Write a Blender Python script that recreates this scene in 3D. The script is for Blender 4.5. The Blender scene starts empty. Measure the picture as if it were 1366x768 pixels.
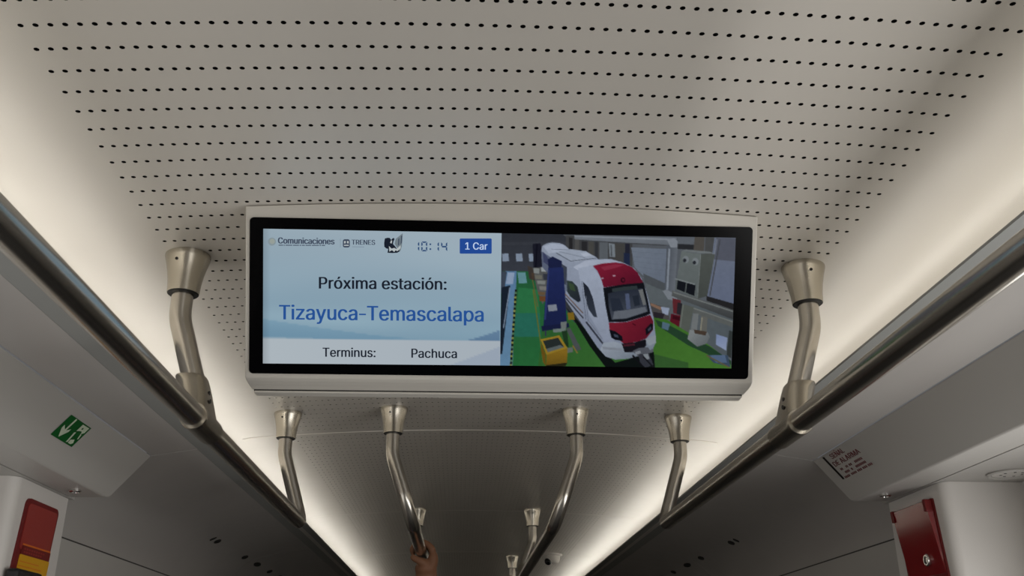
import bpy, bmesh, math, random
import numpy as np
from math import sin, cos, pi, sqrt, atan2
from mathutils import Vector, Matrix
from mathutils.geometry import tessellate_polygon

SC = bpy.context.scene
COL = SC.collection

# ------------------------------------------------------------------ camera
F_PX, W_PX = 1250.0, 1366.0
YAW, PITCH, ROLL = 0.0547, 0.3964, -0.0046
fw = Vector((sin(YAW)*cos(PITCH), cos(YAW)*cos(PITCH), sin(PITCH)))
rt = Vector((cos(YAW), -sin(YAW), 0.0))
up = rt.cross(fw)
rt, up = cos(ROLL)*rt + sin(ROLL)*up, -sin(ROLL)*rt + cos(ROLL)*up
cd = bpy.data.cameras.new('camera')
cd.sensor_width = 36.0
cd.lens = 36.0*F_PX/W_PX
cd.clip_start = 0.02
cam = bpy.data.objects.new('camera', cd)
COL.objects.link(cam)
M = Matrix((rt, up, -fw)).transposed().to_4x4()
M.translation = Vector((-0.0775, 0.0, 1.5))
cam.matrix_world = M
SC.camera = cam

# ------------------------------------------------------------------ world, light levels, exposure
wd = bpy.data.worlds.new('world')
wd.use_nodes = True
wd.node_tree.nodes['Background'].inputs[0].default_value = (0.7, 0.8, 1.0, 1)
wd.node_tree.nodes['Background'].inputs[1].default_value = 0.3
SC.world = wd
COVE_POWER = 15.5        # radiance of the LED strips hidden in the two light troughs
WINDOW_RIGHT = 4.2       # daylight through the right hand windows
DOOR_FILL = 0.7      # glow of panels added on the door leaves to lift the dark rear
WINDOW_LEFT = 1.2        # daylight through the left hand windows
SC.view_settings.view_transform = 'Standard'
SC.view_settings.look = 'None'
SC.view_settings.exposure = 0.0
SC.view_settings.gamma = 1.0
SC.view_settings.use_curve_mapping = False

# ------------------------------------------------------------------ helpers
def lin(c):
    return tuple((v/12.92 if v <= 0.04045 else ((v+0.055)/1.055)**2.4) for v in (x/255.0 for x in c))

def mat(name, col, rough=0.5, metal=0.0, spec=0.5, noise=0.0, nscale=40.0, bump=0.0, stretch=None):
    m = bpy.data.materials.new(name)
    m.use_nodes = True
    nt = m.node_tree
    b = nt.nodes['Principled BSDF']
    b.inputs['Base Color'].default_value = (*col, 1)
    b.inputs['Roughness'].default_value = rough
    b.inputs['Metallic'].default_value = metal
    b.inputs['Specular IOR Level'].default_value = spec
    if noise or bump:
        tc = nt.nodes.new('ShaderNodeTexCoord')
        mp = nt.nodes.new('ShaderNodeMapping')
        if stretch: mp.inputs['Scale'].default_value = stretch
        nz = nt.nodes.new('ShaderNodeTexNoise')
        nz.inputs['Scale'].default_value = nscale
        nz.inputs['Detail'].default_value = 4
        nt.links.new(tc.outputs['Object'], mp.inputs[0])
        nt.links.new(mp.outputs[0], nz.inputs['Vector'])
        if noise:
            mr = nt.nodes.new('ShaderNodeMapRange')
            mr.inputs['To Min'].default_value = max(0.02, rough-noise)
            mr.inputs['To Max'].default_value = rough+noise
            nt.links.new(nz.outputs['Fac'], mr.inputs['Value'])
            nt.links.new(mr.outputs[0], b.inputs['Roughness'])
        if bump:
            bp = nt.nodes.new('ShaderNodeBump')
            bp.inputs['Strength'].default_value = bump
            bp.inputs['Distance'].default_value = 0.002
            nt.links.new(nz.outputs['Fac'], bp.inputs['Height'])
            nt.links.new(bp.outputs[0], b.inputs['Normal'])
    return m

def emit(name, col, strength=1.0, attr=None):
    m = bpy.data.materials.new(name)
    m.use_nodes = True
    nt = m.node_tree
    nt.nodes.remove(nt.nodes['Principled BSDF'])
    e = nt.nodes.new('ShaderNodeEmission')
    e.inputs[0].default_value = (*col, 1)
    e.inputs[1].default_value = strength
    if attr:
        a = nt.nodes.new('ShaderNodeVertexColor')
        a.layer_name = attr
        nt.links.new(a.outputs[0], e.inputs[0])
    nt.links.new(e.outputs[0], nt.nodes['Material Output'].inputs[0])
    return m

def mesh(name, V, Fc, m, parent=None, smooth=False, kind=None):
    me = bpy.data.meshes.new(name)
    me.from_pydata([tuple(map(float, v)) for v in V], [], [tuple(f) for f in Fc])
    me.validate(verbose=False)
    for mm in (m if isinstance(m, (list, tuple)) else [m]): me.materials.append(mm)
    o = bpy.data.objects.new(name, me)
    COL.objects.link(o)
    if parent is not None:
        o.parent = parent
        # meshes are authored in car coordinates; only the top Empty carries a translation
        o.matrix_parent_inverse = Matrix.Translation(-parent.location) if parent.parent is None else Matrix.Identity(4)
    if smooth:
        me.shade_smooth()
        if smooth is not True: me.set_sharp_from_angle(angle=smooth)
    if kind: o['kind'] = kind
    return o

def recalc(o):
    bm = bmesh.new(); bm.from_mesh(o.data)
    bmesh.ops.remove_doubles(bm, verts=bm.verts, dist=1e-6)
    bmesh.ops.recalc_face_normals(bm, faces=bm.faces)
    bm.to_mesh(o.data); bm.free()
    return o

def bevel(o, w, seg=2):
    md = o.modifiers.new('bevel', 'BEVEL'); md.width = w; md.segments = seg
    md.limit_method = 'ANGLE'; md.angle_limit = 0.6
    return o

def thing(name, label, cat, loc=(0, 0, 0), group=None):
    o = bpy.data.objects.new(name, None)
    COL.objects.link(o); o.location = loc; o.empty_display_size = 0.05
    o['label'] = label; o['category'] = cat
    if group: o['group'] = group
    return o

def tag(o, label, cat, group=None):
    o['label'] = label; o['category'] = cat
    if group: o['group'] = group
    return o

def box_vf(x0, x1, y0, y1, z0, z1):
    V = [(x, y, z) for x in (x0, x1) for y in (y0, y1) for z in (z0, z1)]
    Fc = [(0, 1, 3, 2), (4, 6, 7, 5), (0, 4, 5, 1), (2, 3, 7, 6), (0, 2, 6, 4), (1, 5, 7, 3)]
    return V, Fc

def box(name, a, m, parent=None, bev=0):
    o = mesh(name, *box_vf(*a), m, parent)
    if bev: bevel(o, bev)
    return o

def extrude_y(name, prof, y0, y1, m, parent=None, closed=True, smooth=False):
    """prof: (x, z) points; closed section swept along the car"""
    n = len(prof)
    V = [(x, y0, z) for x, z in prof] + [(x, y1, z) for x, z in prof]
    k = n if closed else n-1
    Fc = [(i, (i+1) % n, n+(i+1) % n, n+i) for i in range(k)]
    if closed: Fc += [tuple(range(n))[::-1], tuple(range(n, 2*n))]
    o = mesh(name, V, Fc, m, parent)
    recalc(o)
    if smooth: o.data.shade_smooth(); o.data.set_sharp_from_angle(angle=smooth)
    return o

def fillet(P, R, seg=8):
    """round the inner corners of a polyline with arcs of radius R[i]"""
    P = [Vector(p) for p in P]; out = [P[0]]
    for i in range(1, len(P)-1):
        a = (P[i-1]-P[i]); b = (P[i+1]-P[i]); la, lb = a.length, b.length
        a.normalize(); b.normalize()
        th = a.angle(b); r = R[i-1] if isinstance(R, (list, tuple)) else R
        d = min(r/math.tan(th/2), 0.45*la if i > 1 else 0.95*la, 0.45*lb if i < len(P)-2 else 0.95*lb)
        r = d*math.tan(th/2)
        c = P[i] + (a+b).normalized()*(r/sin(th/2))
        s, e = P[i]+a*d-c, P[i]+b*d-c
        ang = s.angle(e)
        for k in range(seg+1):
            t = k/seg
            out.append(c + (s*sin((1-t)*ang) + e*sin(t*ang))/sin(ang))
    out.append(P[-1])
    return out

def tube_vf(P, r, seg=24, cap=True):
    P = [Vector(p) for p in P]; n = len(P)
    T = []
    for i in range(n):
        t = (P[min(i+1, n-1)]-P[max(i-1, 0)]).normalized(); T.append(t)
    u = T[0].orthogonal().normalized(); V = []; Fc = []
    for i in range(n):
        u = (u - T[i]*u.dot(T[i])).normalized(); w = T[i].cross(u)
        rr = r[i] if isinstance(r, (list, tuple)) else r
        V += [P[i] + (u*cos(2*pi*k/seg)+w*sin(2*pi*k/seg))*rr for k in range(seg)]
    for i in range(n-1):
        Fc += [(i*seg+k, i*seg+(k+1) % seg, (i+1)*seg+(k+1) % seg, (i+1)*seg+k) for k in range(seg)]
    if cap: Fc += [tuple(range(seg))[::-1], tuple(range((n-1)*seg, n*seg))]
    return V, Fc

def tube(name, P, r, m, parent=None, seg=24, cap=True):
    return mesh(name, *tube_vf(P, r, seg, cap), m, parent, smooth=0.7)

def lathe(name, prof, c, m, parent=None, seg=28, axis=(0, 0, 1)):
    """prof: (r, h) pairs; h measured along axis from c"""
    ax = Vector(axis).normalized(); u = ax.orthogonal().normalized(); w = ax.cross(u); c = Vector(c)
    V = []; Fc = []
    for r, h in prof:
        V += [c + ax*h + (u*cos(2*pi*k/seg)+w*sin(2*pi*k/seg))*r for k in range(seg)]
    n = len(prof)
    for i in range(n-1):
        Fc += [(i*seg+k, i*seg+(k+1) % seg, (i+1)*seg+(k+1) % seg, (i+1)*seg+k) for k in range(seg)]
    Fc += [tuple(range(seg)), tuple(range((n-1)*seg, n*seg))]
    o = mesh(name, V, Fc, m, parent)
    bm = bmesh.new(); bm.from_mesh(o.data); bmesh.ops.recalc_face_normals(bm, faces=bm.faces); bm.to_mesh(o.data); bm.free()
    o.data.shade_smooth(); o.data.set_sharp_from_angle(angle=0.6)
    return o

# ------------------------------------------------------------------ materials
M_ceil = mat('ceiling_paint', lin((196, 191, 183)), 0.34, 0, 0.5, noise=0.05, nscale=14)
M_bead = mat('joint_bead_paint', lin((225, 220, 212)), 0.4)
M_back = mat('felt_and_hole_shade', lin((10, 10, 10)), 0.95, 0, 0.1, bump=0.2, nscale=300)
M_panel = mat('moulded_panel_grey', lin((176, 172, 168)), 0.38, 0, 0.5, noise=0.05, nscale=9)
M_header = mat('moulded_header_grey', lin((182, 179, 174)), 0.45, 0, 0.5, noise=0.05, nscale=9)
M_lip = mat('anodised_lip', lin((146, 147, 144)), 0.45, 0.0, 0.5)
M_white = mat('wall_white', lin((212, 208, 203)), 0.42, 0, 0.5)
M_joint_shade = mat('joint_shade_grey', lin((70, 68, 66)), 0.8)
M_floor = mat('floor_rubber', lin((108, 108, 110)), 0.7, bump=0.3, nscale=400)
M_steel = mat('brushed_steel', lin((192, 187, 178)), 0.24, 1.0, 0.5, noise=0.015, nscale=6)
M_cast = mat('satin_cast_steel', lin((188, 182, 170)), 0.25, 1.0, 0.5, noise=0.02, nscale=20)
M_dark = mat('dark_gap', lin((28, 27, 26)), 0.6)
M_case = mat('display_casing_paint', lin((196, 192, 184)), 0.42, 0, 0.5, noise=0.04, nscale=30)
M_glass = mat('black_display_glass', (0.0012, 0.0012, 0.0016), 0.15, 0, 0.07)
M_black = mat('black_plastic', lin((26, 26, 28)), 0.4)
M_chrome = mat('chrome', lin((220, 218, 214)), 0.12, 1.0)
M_red = mat('gloss_red_cover', lin((132, 16, 24)), 0.10, 0, 0.9)
M_redmatt = mat('red_film', lin((150, 48, 44)), 0.45, 0, 0.4)
M_reddark = mat('dark_red_film', lin((112, 22, 24)), 0.45, 0, 0.4)
M_yellow = mat('yellow_film', lin((214, 158, 20)), 0.45, 0, 0.4)
M_orange = mat('orange_film', lin((214, 110, 24)), 0.45, 0, 0.4)
M_text_red = mat('dark_red_print', lin((110, 52, 56)), 0.5)
M_text_black = mat('black_print', lin((20, 16, 18)), 0.5)
M_pink = mat('pale_pink_film', lin((176, 160, 160)), 0.5)
M_green = mat('exit_green_film', lin((14, 92, 36)), 0.45)
M_signwhite = mat('pale_green_white_print', lin((196, 208, 184)), 0.5)
E_led = emit('led_diffuser', (1.0, 0.955, 0.865), COVE_POWER)
E_day_r = emit('daylight_pane_right', (1.0, 0.985, 0.96), WINDOW_RIGHT)
E_door_fill = emit('door_fill_glow', (1.0, 0.985, 0.96), DOOR_FILL)
E_day_l = emit('daylight_pane_left', (1.0, 0.985, 0.96), WINDOW_LEFT)

# ------------------------------------------------------------------ ceiling
ZC, KC = 2.3667, 0.05
def zceil(x): return ZC - KC*x*x
Y_NEAR, Y_FAR = -3.4, 11.4
SEAMS = [-3.4, -0.15, 3.45, 5.25, 7.05, 8.85, 10.65]
ROW0, ROWS, PX = 1.0951, 0.0534, 0.02
HALF = 0.71
ceiling = bpy.data.objects.new('ceiling', None); COL.objects.link(ceiling); ceiling['kind'] = 'structure'

def perforated(y0, y1):
    y0 += 0.0015; y1 -= 0.0015
    ks = [k for k in range(-80, 200) if ROW0+ROWS*(k-0.5) >= y0 and ROW0+ROWS*(k+0.5) <= y1]
    xs = (np.arange(71)-35)*PX
    oct_ = [(cos(pi/8+i*pi/4), sin(pi/8+i*pi/4)) for i in range(8)]
    co = [(PX/2, ROWS/2), (-PX/2, ROWS/2), (-PX/2, -ROWS/2), (PX/2, -ROWS/2)]
    V = []; Fc = []; MI = []
    # angles of oc: 22,67 | 112,157 | 202,247 | 292,337
    deep = y0 < 5.3
    for k in ks:
        yc = ROW0+ROWS*k
        rh = 0.0042 if yc < 2.0 else (0.0036 if yc < 2.6 else 0.0030)     # radius shrunk with distance so the far holes look fainter
        oc = [(rh*a, rh*c) for a, c in oct_]
        for x in xs:
            b = len(V)
            V += [(x+a, yc+c, zceil(x+a)) for a, c in co]
            V += [(x+a, yc+c, zceil(x+a)) for a, c in oc]
            o = b+4
            for q in range(4): Fc.append((b+q, o+2*q, o+2*q+1)[::-1])
            for q in range(4):
                n = (q+1) % 4
                Fc.append((b+q, o+2*q+1, o+(2*q+2) % 8, b+n)[::-1])
            MI += [0]*8
            if deep:
                t = len(V)
                V += [(x+a, yc+c, zceil(x+a)+0.007) for a, c in oc]
                MI += [1]*8  # hole walls share the backing black: shade inside is put into the colour
                for q in range(8):
                    Fc.append((o+q, o+(q+1) % 8, t+(q+1) % 8, t+q)[::-1])
    for a, c in ((y0, ROW0+ROWS*(ks[0]-0.5)), (ROW0+ROWS*(ks[-1]+0.5), y1)):
        if c-a < 1e-5: continue
        b = len(V); e = [(-HALF+PX*i) for i in range(72)]
        V += [(x, a, zceil(x)) for x in e] + [(x, c, zceil(x)) for x in e]
        Fc += [(b+i, b+72+i, b+73+i, b+1+i) for i in range(71)]; MI += [0]*71
    o = mesh('perforated_panel', V, Fc, [M_ceil, M_back], ceiling)
    o.data.polygons.foreach_set('material_index', np.array(MI, np.int32))
    return o
for a, b in zip(SEAMS[1:-1], SEAMS[2:]): perforated(a, b)

def curved_sheet(name, y0, y1, m, dz=0.0, half=HALF, n=40):
    xs = [-half+2*half*i/n for i in range(n+1)]
    V = [(x, y, zceil(x)+dz) for y in (y0, y1) for x in xs]
    return mesh(name, V, [(i, n+1+i, n+2+i, i+1) for i in range(n)], m, ceiling, smooth=True)
curved_sheet('plain_panel', Y_NEAR, SEAMS[1], M_ceil)
curved_sheet('plain_panel', SEAMS[-1], Y_FAR, M_ceil)
curved_sheet('acoustic_backing', Y_NEAR, Y_FAR, M_back, 0.012, 0.76)
cove_prof = [(0.709, zceil(0.709)), (0.75, zceil(.75)), (0.80, 2.3350), (0.85, 2.3305), (0.89, 2.3235), (0.92, 2.313), (0.945, 2.298),
             (0.963, 2.277), (0.974, 2.25), (0.98, 2.22), (0.983, 2.13), (0.984, 2.123), (0.79, 2.138), (0.783, 2.152)]
for s in (-1, 1):
    o = extrude_y('cove_panel', [(s*x, z) for x, z in cove_prof], Y_NEAR, Y_FAR, M_ceil, ceiling, closed=False)
    if (o.data.polygons[0].normal.z > 0): o.data.flip_normals()
    o.data.shade_smooth(); o.data.set_sharp_from_angle(angle=0.9)
for y in SEAMS[1:]:
    n = 48; V = []; Fc = []
    for i in range(n+1):
        x = -0.885+1.77*i/n
        z = zceil(x) if abs(x) < 0.8 else np.interp(abs(x), [p[0] for p in cove_prof[:9]], [p[1] for p in cove_prof[:9]])
        w = 1.0 if y < 4 else 0.4; V += [(x, y-0.0045*w, z+0.001), (x, y-0.003*w, z-0.0016*w), (x, y+0.003*w, z-0.0016*w), (x, y+0.0045*w, z+0.001)]
    for i in range(n):
        for k in range(3): Fc.append((4*i+k, 4*i+k+1, 4*i+k+5, 4*i+k+4))
    mesh('joint_bead', V, Fc, M_bead, ceiling)

# LED strips lying in the two troughs
for s, side in ((-1, 'left'), (1, 'right')):
    t = thing('cove_light', 'long white LED strip hidden in the %s light trough behind the lip' % side, 'light', (s*0.935, 4.0, 2.13))
    box('channel', (s*0.935-0.012, s*0.935+0.012, Y_NEAR+0.05, Y_FAR-0.05, 2.1255, 2.137), M_lip, t)
    mesh('diffuser', [(s*0.935-0.009, Y_NEAR+0.05, 2.1375), (s*0.935+0.009, Y_NEAR+0.05, 2.1375), (s*0.935+0.009, Y_FAR-0.05, 2.1375), (s*0.935-0.009, Y_FAR-0.05, 2.1375)], [(0, 1, 2, 3)], E_led, t)

# ------------------------------------------------------------------ floor, end walls
o = box('floor', (-1.5, 1.5, Y_NEAR-0.1, Y_FAR+0.1, -0.05, 0.0), M_floor); o['kind'] = 'structure'
o = box('wall_front', (-1.5, 1.5, Y_FAR, Y_FAR+0.06, 0, 2.5), M_panel); o['kind'] = 'structure'
o = box('wall_back', (-1.5, 1.5, Y_NEAR-0.06, Y_NEAR, 0, 2.5), M_panel); o['kind'] = 'structure'

# ------------------------------------------------------------------ side walls
Y_BOX = 2.775
for s, side in ((-1, 'left'), (1, 'right')):
    def S(P): return [(s*x, z) for x, z in P]
    # outer skin of the car side with the window opening of the seating bay
    V = []; Fc = []
    def pl(y0, y1, z0, z1, x=1.43, th=0.05):
        global V, Fc
        b = len(V); v, f = box_vf(*sorted((s*x, s*(x+th))), y0, y1, z0, z1)
        V += v; Fc += [tuple(b+i for i in q) for q in f]
    V = []; Fc = []
    pl(Y_NEAR, Y_FAR, 0, 0.85); pl(Y_NEAR, Y_FAR, 1.78, 2.5)
    pl(Y_NEAR, -2.6, 0.85, 1.78); pl(-0.35, -0.2, 0.85, 1.78); pl(2.2, Y_FAR, 0.85, 1.78)
    wall = mesh('wall_'+side, V, Fc, M_white); wall['kind'] = 'structure'
    # inner lip of the trough, soffit, header over the seats
    extrude_y('lip_profile', S([(0.765, 2.152), (0.759, 2.147), (0.759, 2.142), (0.855, 2.1315), (0.855, 2.1355), (0.783, 2.1465)]), Y_NEAR, Y_FAR, M_lip, wall)
    for y0, y1 in ((Y_NEAR, Y_BOX-0.003),):
        extrude_y('soffit_panel', S([(0.8556, 2.1316), (0.9858, 2.1111), (0.9858, 2.1145), (0.8556, 2.1353)]), y0, y1, M_panel, wall)
    rear = [(0.8556, 2.1316), (0.985, 2.111), (1.08, 2.088), (1.12, 2.076), (1.155, 2.060), (1.19, 2.034), (1.222, 2.0), (1.245, 1.962), (1.256, 1.93), (1.26, 1.9)]
    out = [(x+0.006, z+0.012) for x, z in rear][::-1]
    for y0, y1 in ((Y_BOX+0.001, 4.999), (5.003, 7.199), (7.203, 9.399), (9.403, Y_FAR)):
        extrude_y('door_header_panel', S(rear+out), y0, y1, M_panel, wall, smooth=0.5)
    extrude_y('joint_shade_strip', S([(1.2602, 1.8955), (1.2602, 1.9), (1.275, 1.9), (1.275, 1.8955)]), 2.795, Y_FAR, M_joint_shade, wall)  # strip fills the joint, its shade put into the grey colour
    extrude_y('door_header_lower', S([(1.2605, 1.8965), (1.272, 1.62), (1.43, 1.62), (1.43, 1.8965)]), 2.795, Y_FAR, M_header, wall)
    extrude_y('door_leaf', S([(1.30, 1.615), (1.32, 0.0), (1.36, 0.0), (1.34, 1.615)]), 2.795, Y_FAR, M_header, wall)
    for y0 in (3.5, 4.75, 6.6, 7.85):
        mesh('door_fill_panel', [(s*1.3055, y0, 1.45), (s*1.3055, y0+0.75, 1.45), (s*1.3135, y0+0.75, 0.80), (s*1.3135, y0, 0.80)], [(0, 1, 2, 3)], E_door_fill, wall)  # added glowing panels, out of view, that brighten the vestibule
    # header cover: sloping face, rounded lower far corner
    secs = [(Y_NEAR, 1.0), (Y_BOX-0.035, 1.0), (Y_BOX-0.022, 0.995), (Y_BOX-0.011, 0.98), (Y_BOX-0.004, 0.955), (Y_BOX, 0.92)]
    V = []; Fc = []
    for y, q in secs:
        xb, zb = 0.986+0.105*q, 2.111-0.125*q
        V += [(s*0.986, y, 2.111), (s*xb, y, zb), (s*1.1915, y, 1.9865 if q > 0.99 else zb), (s*1.1915, y, 2.111)]
    for i in range(len(secs)-1):
        for k in range(4): Fc.append((4*i+k, 4*i+(k+1) % 4, 4*i+4+(k+1) % 4, 4*i+4+k))
    Fc += [(0, 1, 2, 3), tuple(4*(len(secs)-1)+k for k in range(4))]
    hc = recalc(mesh('header_cover', V, Fc, M_header, wall)); bevel(hc, 0.004, 2)
    box('underside_panel', (*sorted((s*1.1945, s*1.43)), Y_NEAR, 2.80, 1.9868, 1.999), M_header, wall)
    # key locks set in the underside
    c = (s*1.136, 2.645, 1.986)
    lathe('key_lock', [(0.017, 0.001), (0.017, -0.004), (0.013, -0.006), (0.012, -0.003), (0.0, -0.003)], c, M_chrome, hc, 20)
    mesh('key_slot', *box_vf(c[0]-0.008, c[0]+0.008, c[1]-0.0025, c[1]+0.0025, c[2]-0.0045, c[2]-0.003), M_dark, hc)
    # partition at the doorway with a rounded inner edge
    R = 0.03; pr = [(1.43, 2.45)] + [(1.205+R-R*sin(a), 2.45+R-R*cos(a)) for a in [i*pi/2/8 for i in range(9)]] + [(1.205, 2.782), (1.213, 2.79), (1.43, 2.79)]
    n = len(pr)
    V = [(s*x, y, 0.0) for x, y in pr]+[(s*x, y, 1.9862) for x, y in pr]
    Fc = [(i, (i+1) % n, n+(i+1) % n, n+i) for i in range(n)]+[tuple(range(n)), tuple(range(n, 2*n))]
    o = recalc(mesh('partition', V, Fc, M_white, wall)); o.data.shade_smooth(); o.data.set_sharp_from_angle(angle=0.5)
    # small black plugs along the doorway header
    for y, r in ((4.19, 0.010), (4.27, 0.026), (4.84, 0.034), (5.15, 0.060), (5.5, 0.034), (5.82, 0.06)):
        n = 14; cx, cz = 1.138, 2.0678
        V = [(s*(cx+0.014*cos(2*pi*k/n)), y+r*sin(2*pi*k/n), cz-0.46*0.014*cos(2*pi*k/n)) for k in range(n)]
        V = V+[(a, b, c_-0.004) for a, b, c_ in V]
        o = mesh('black_plug', V, [(i, (i+1) % n, n+(i+1) % n, n+i) for i in range(n)]+[tuple(range(n)), tuple(range(n, 2*n))], M_dark, wall); recalc(o)
    # windows of the seating bay (beside and behind the camera)
    for q, (y0, y1) in enumerate(((-2.6, -0.35), (-0.2, 2.2))):
        idx = 1 + q + (0 if s > 0 else 2)
        xo = 1.445
        V = []; Fc = []
        for a in ((y0, y1, 0.85, 0.89), (y0, y1, 1.74, 1.78), (y0, y0+0.04, 0.89, 1.74), (y1-0.04, y1, 0.89, 1.74)):
            b = len(V); v, f = box_vf(*sorted((s*1.425, s*1.47)), *a); V += v; Fc += [tuple(b+i for i in w) for w in f]
        w = mesh('window_%d' % idx, V, Fc, M_black); w['kind'] = 'structure'
        g = mesh('pane', [(s*xo, y0+0.04, 0.89), (s*xo, y1-0.04, 0.89), (s*xo, y1-0.04, 1.74), (s*xo, y0+0.04, 1.74)], [(0, 1, 2, 3)], E_day_r if s > 0 else E_day_l, w)

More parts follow.
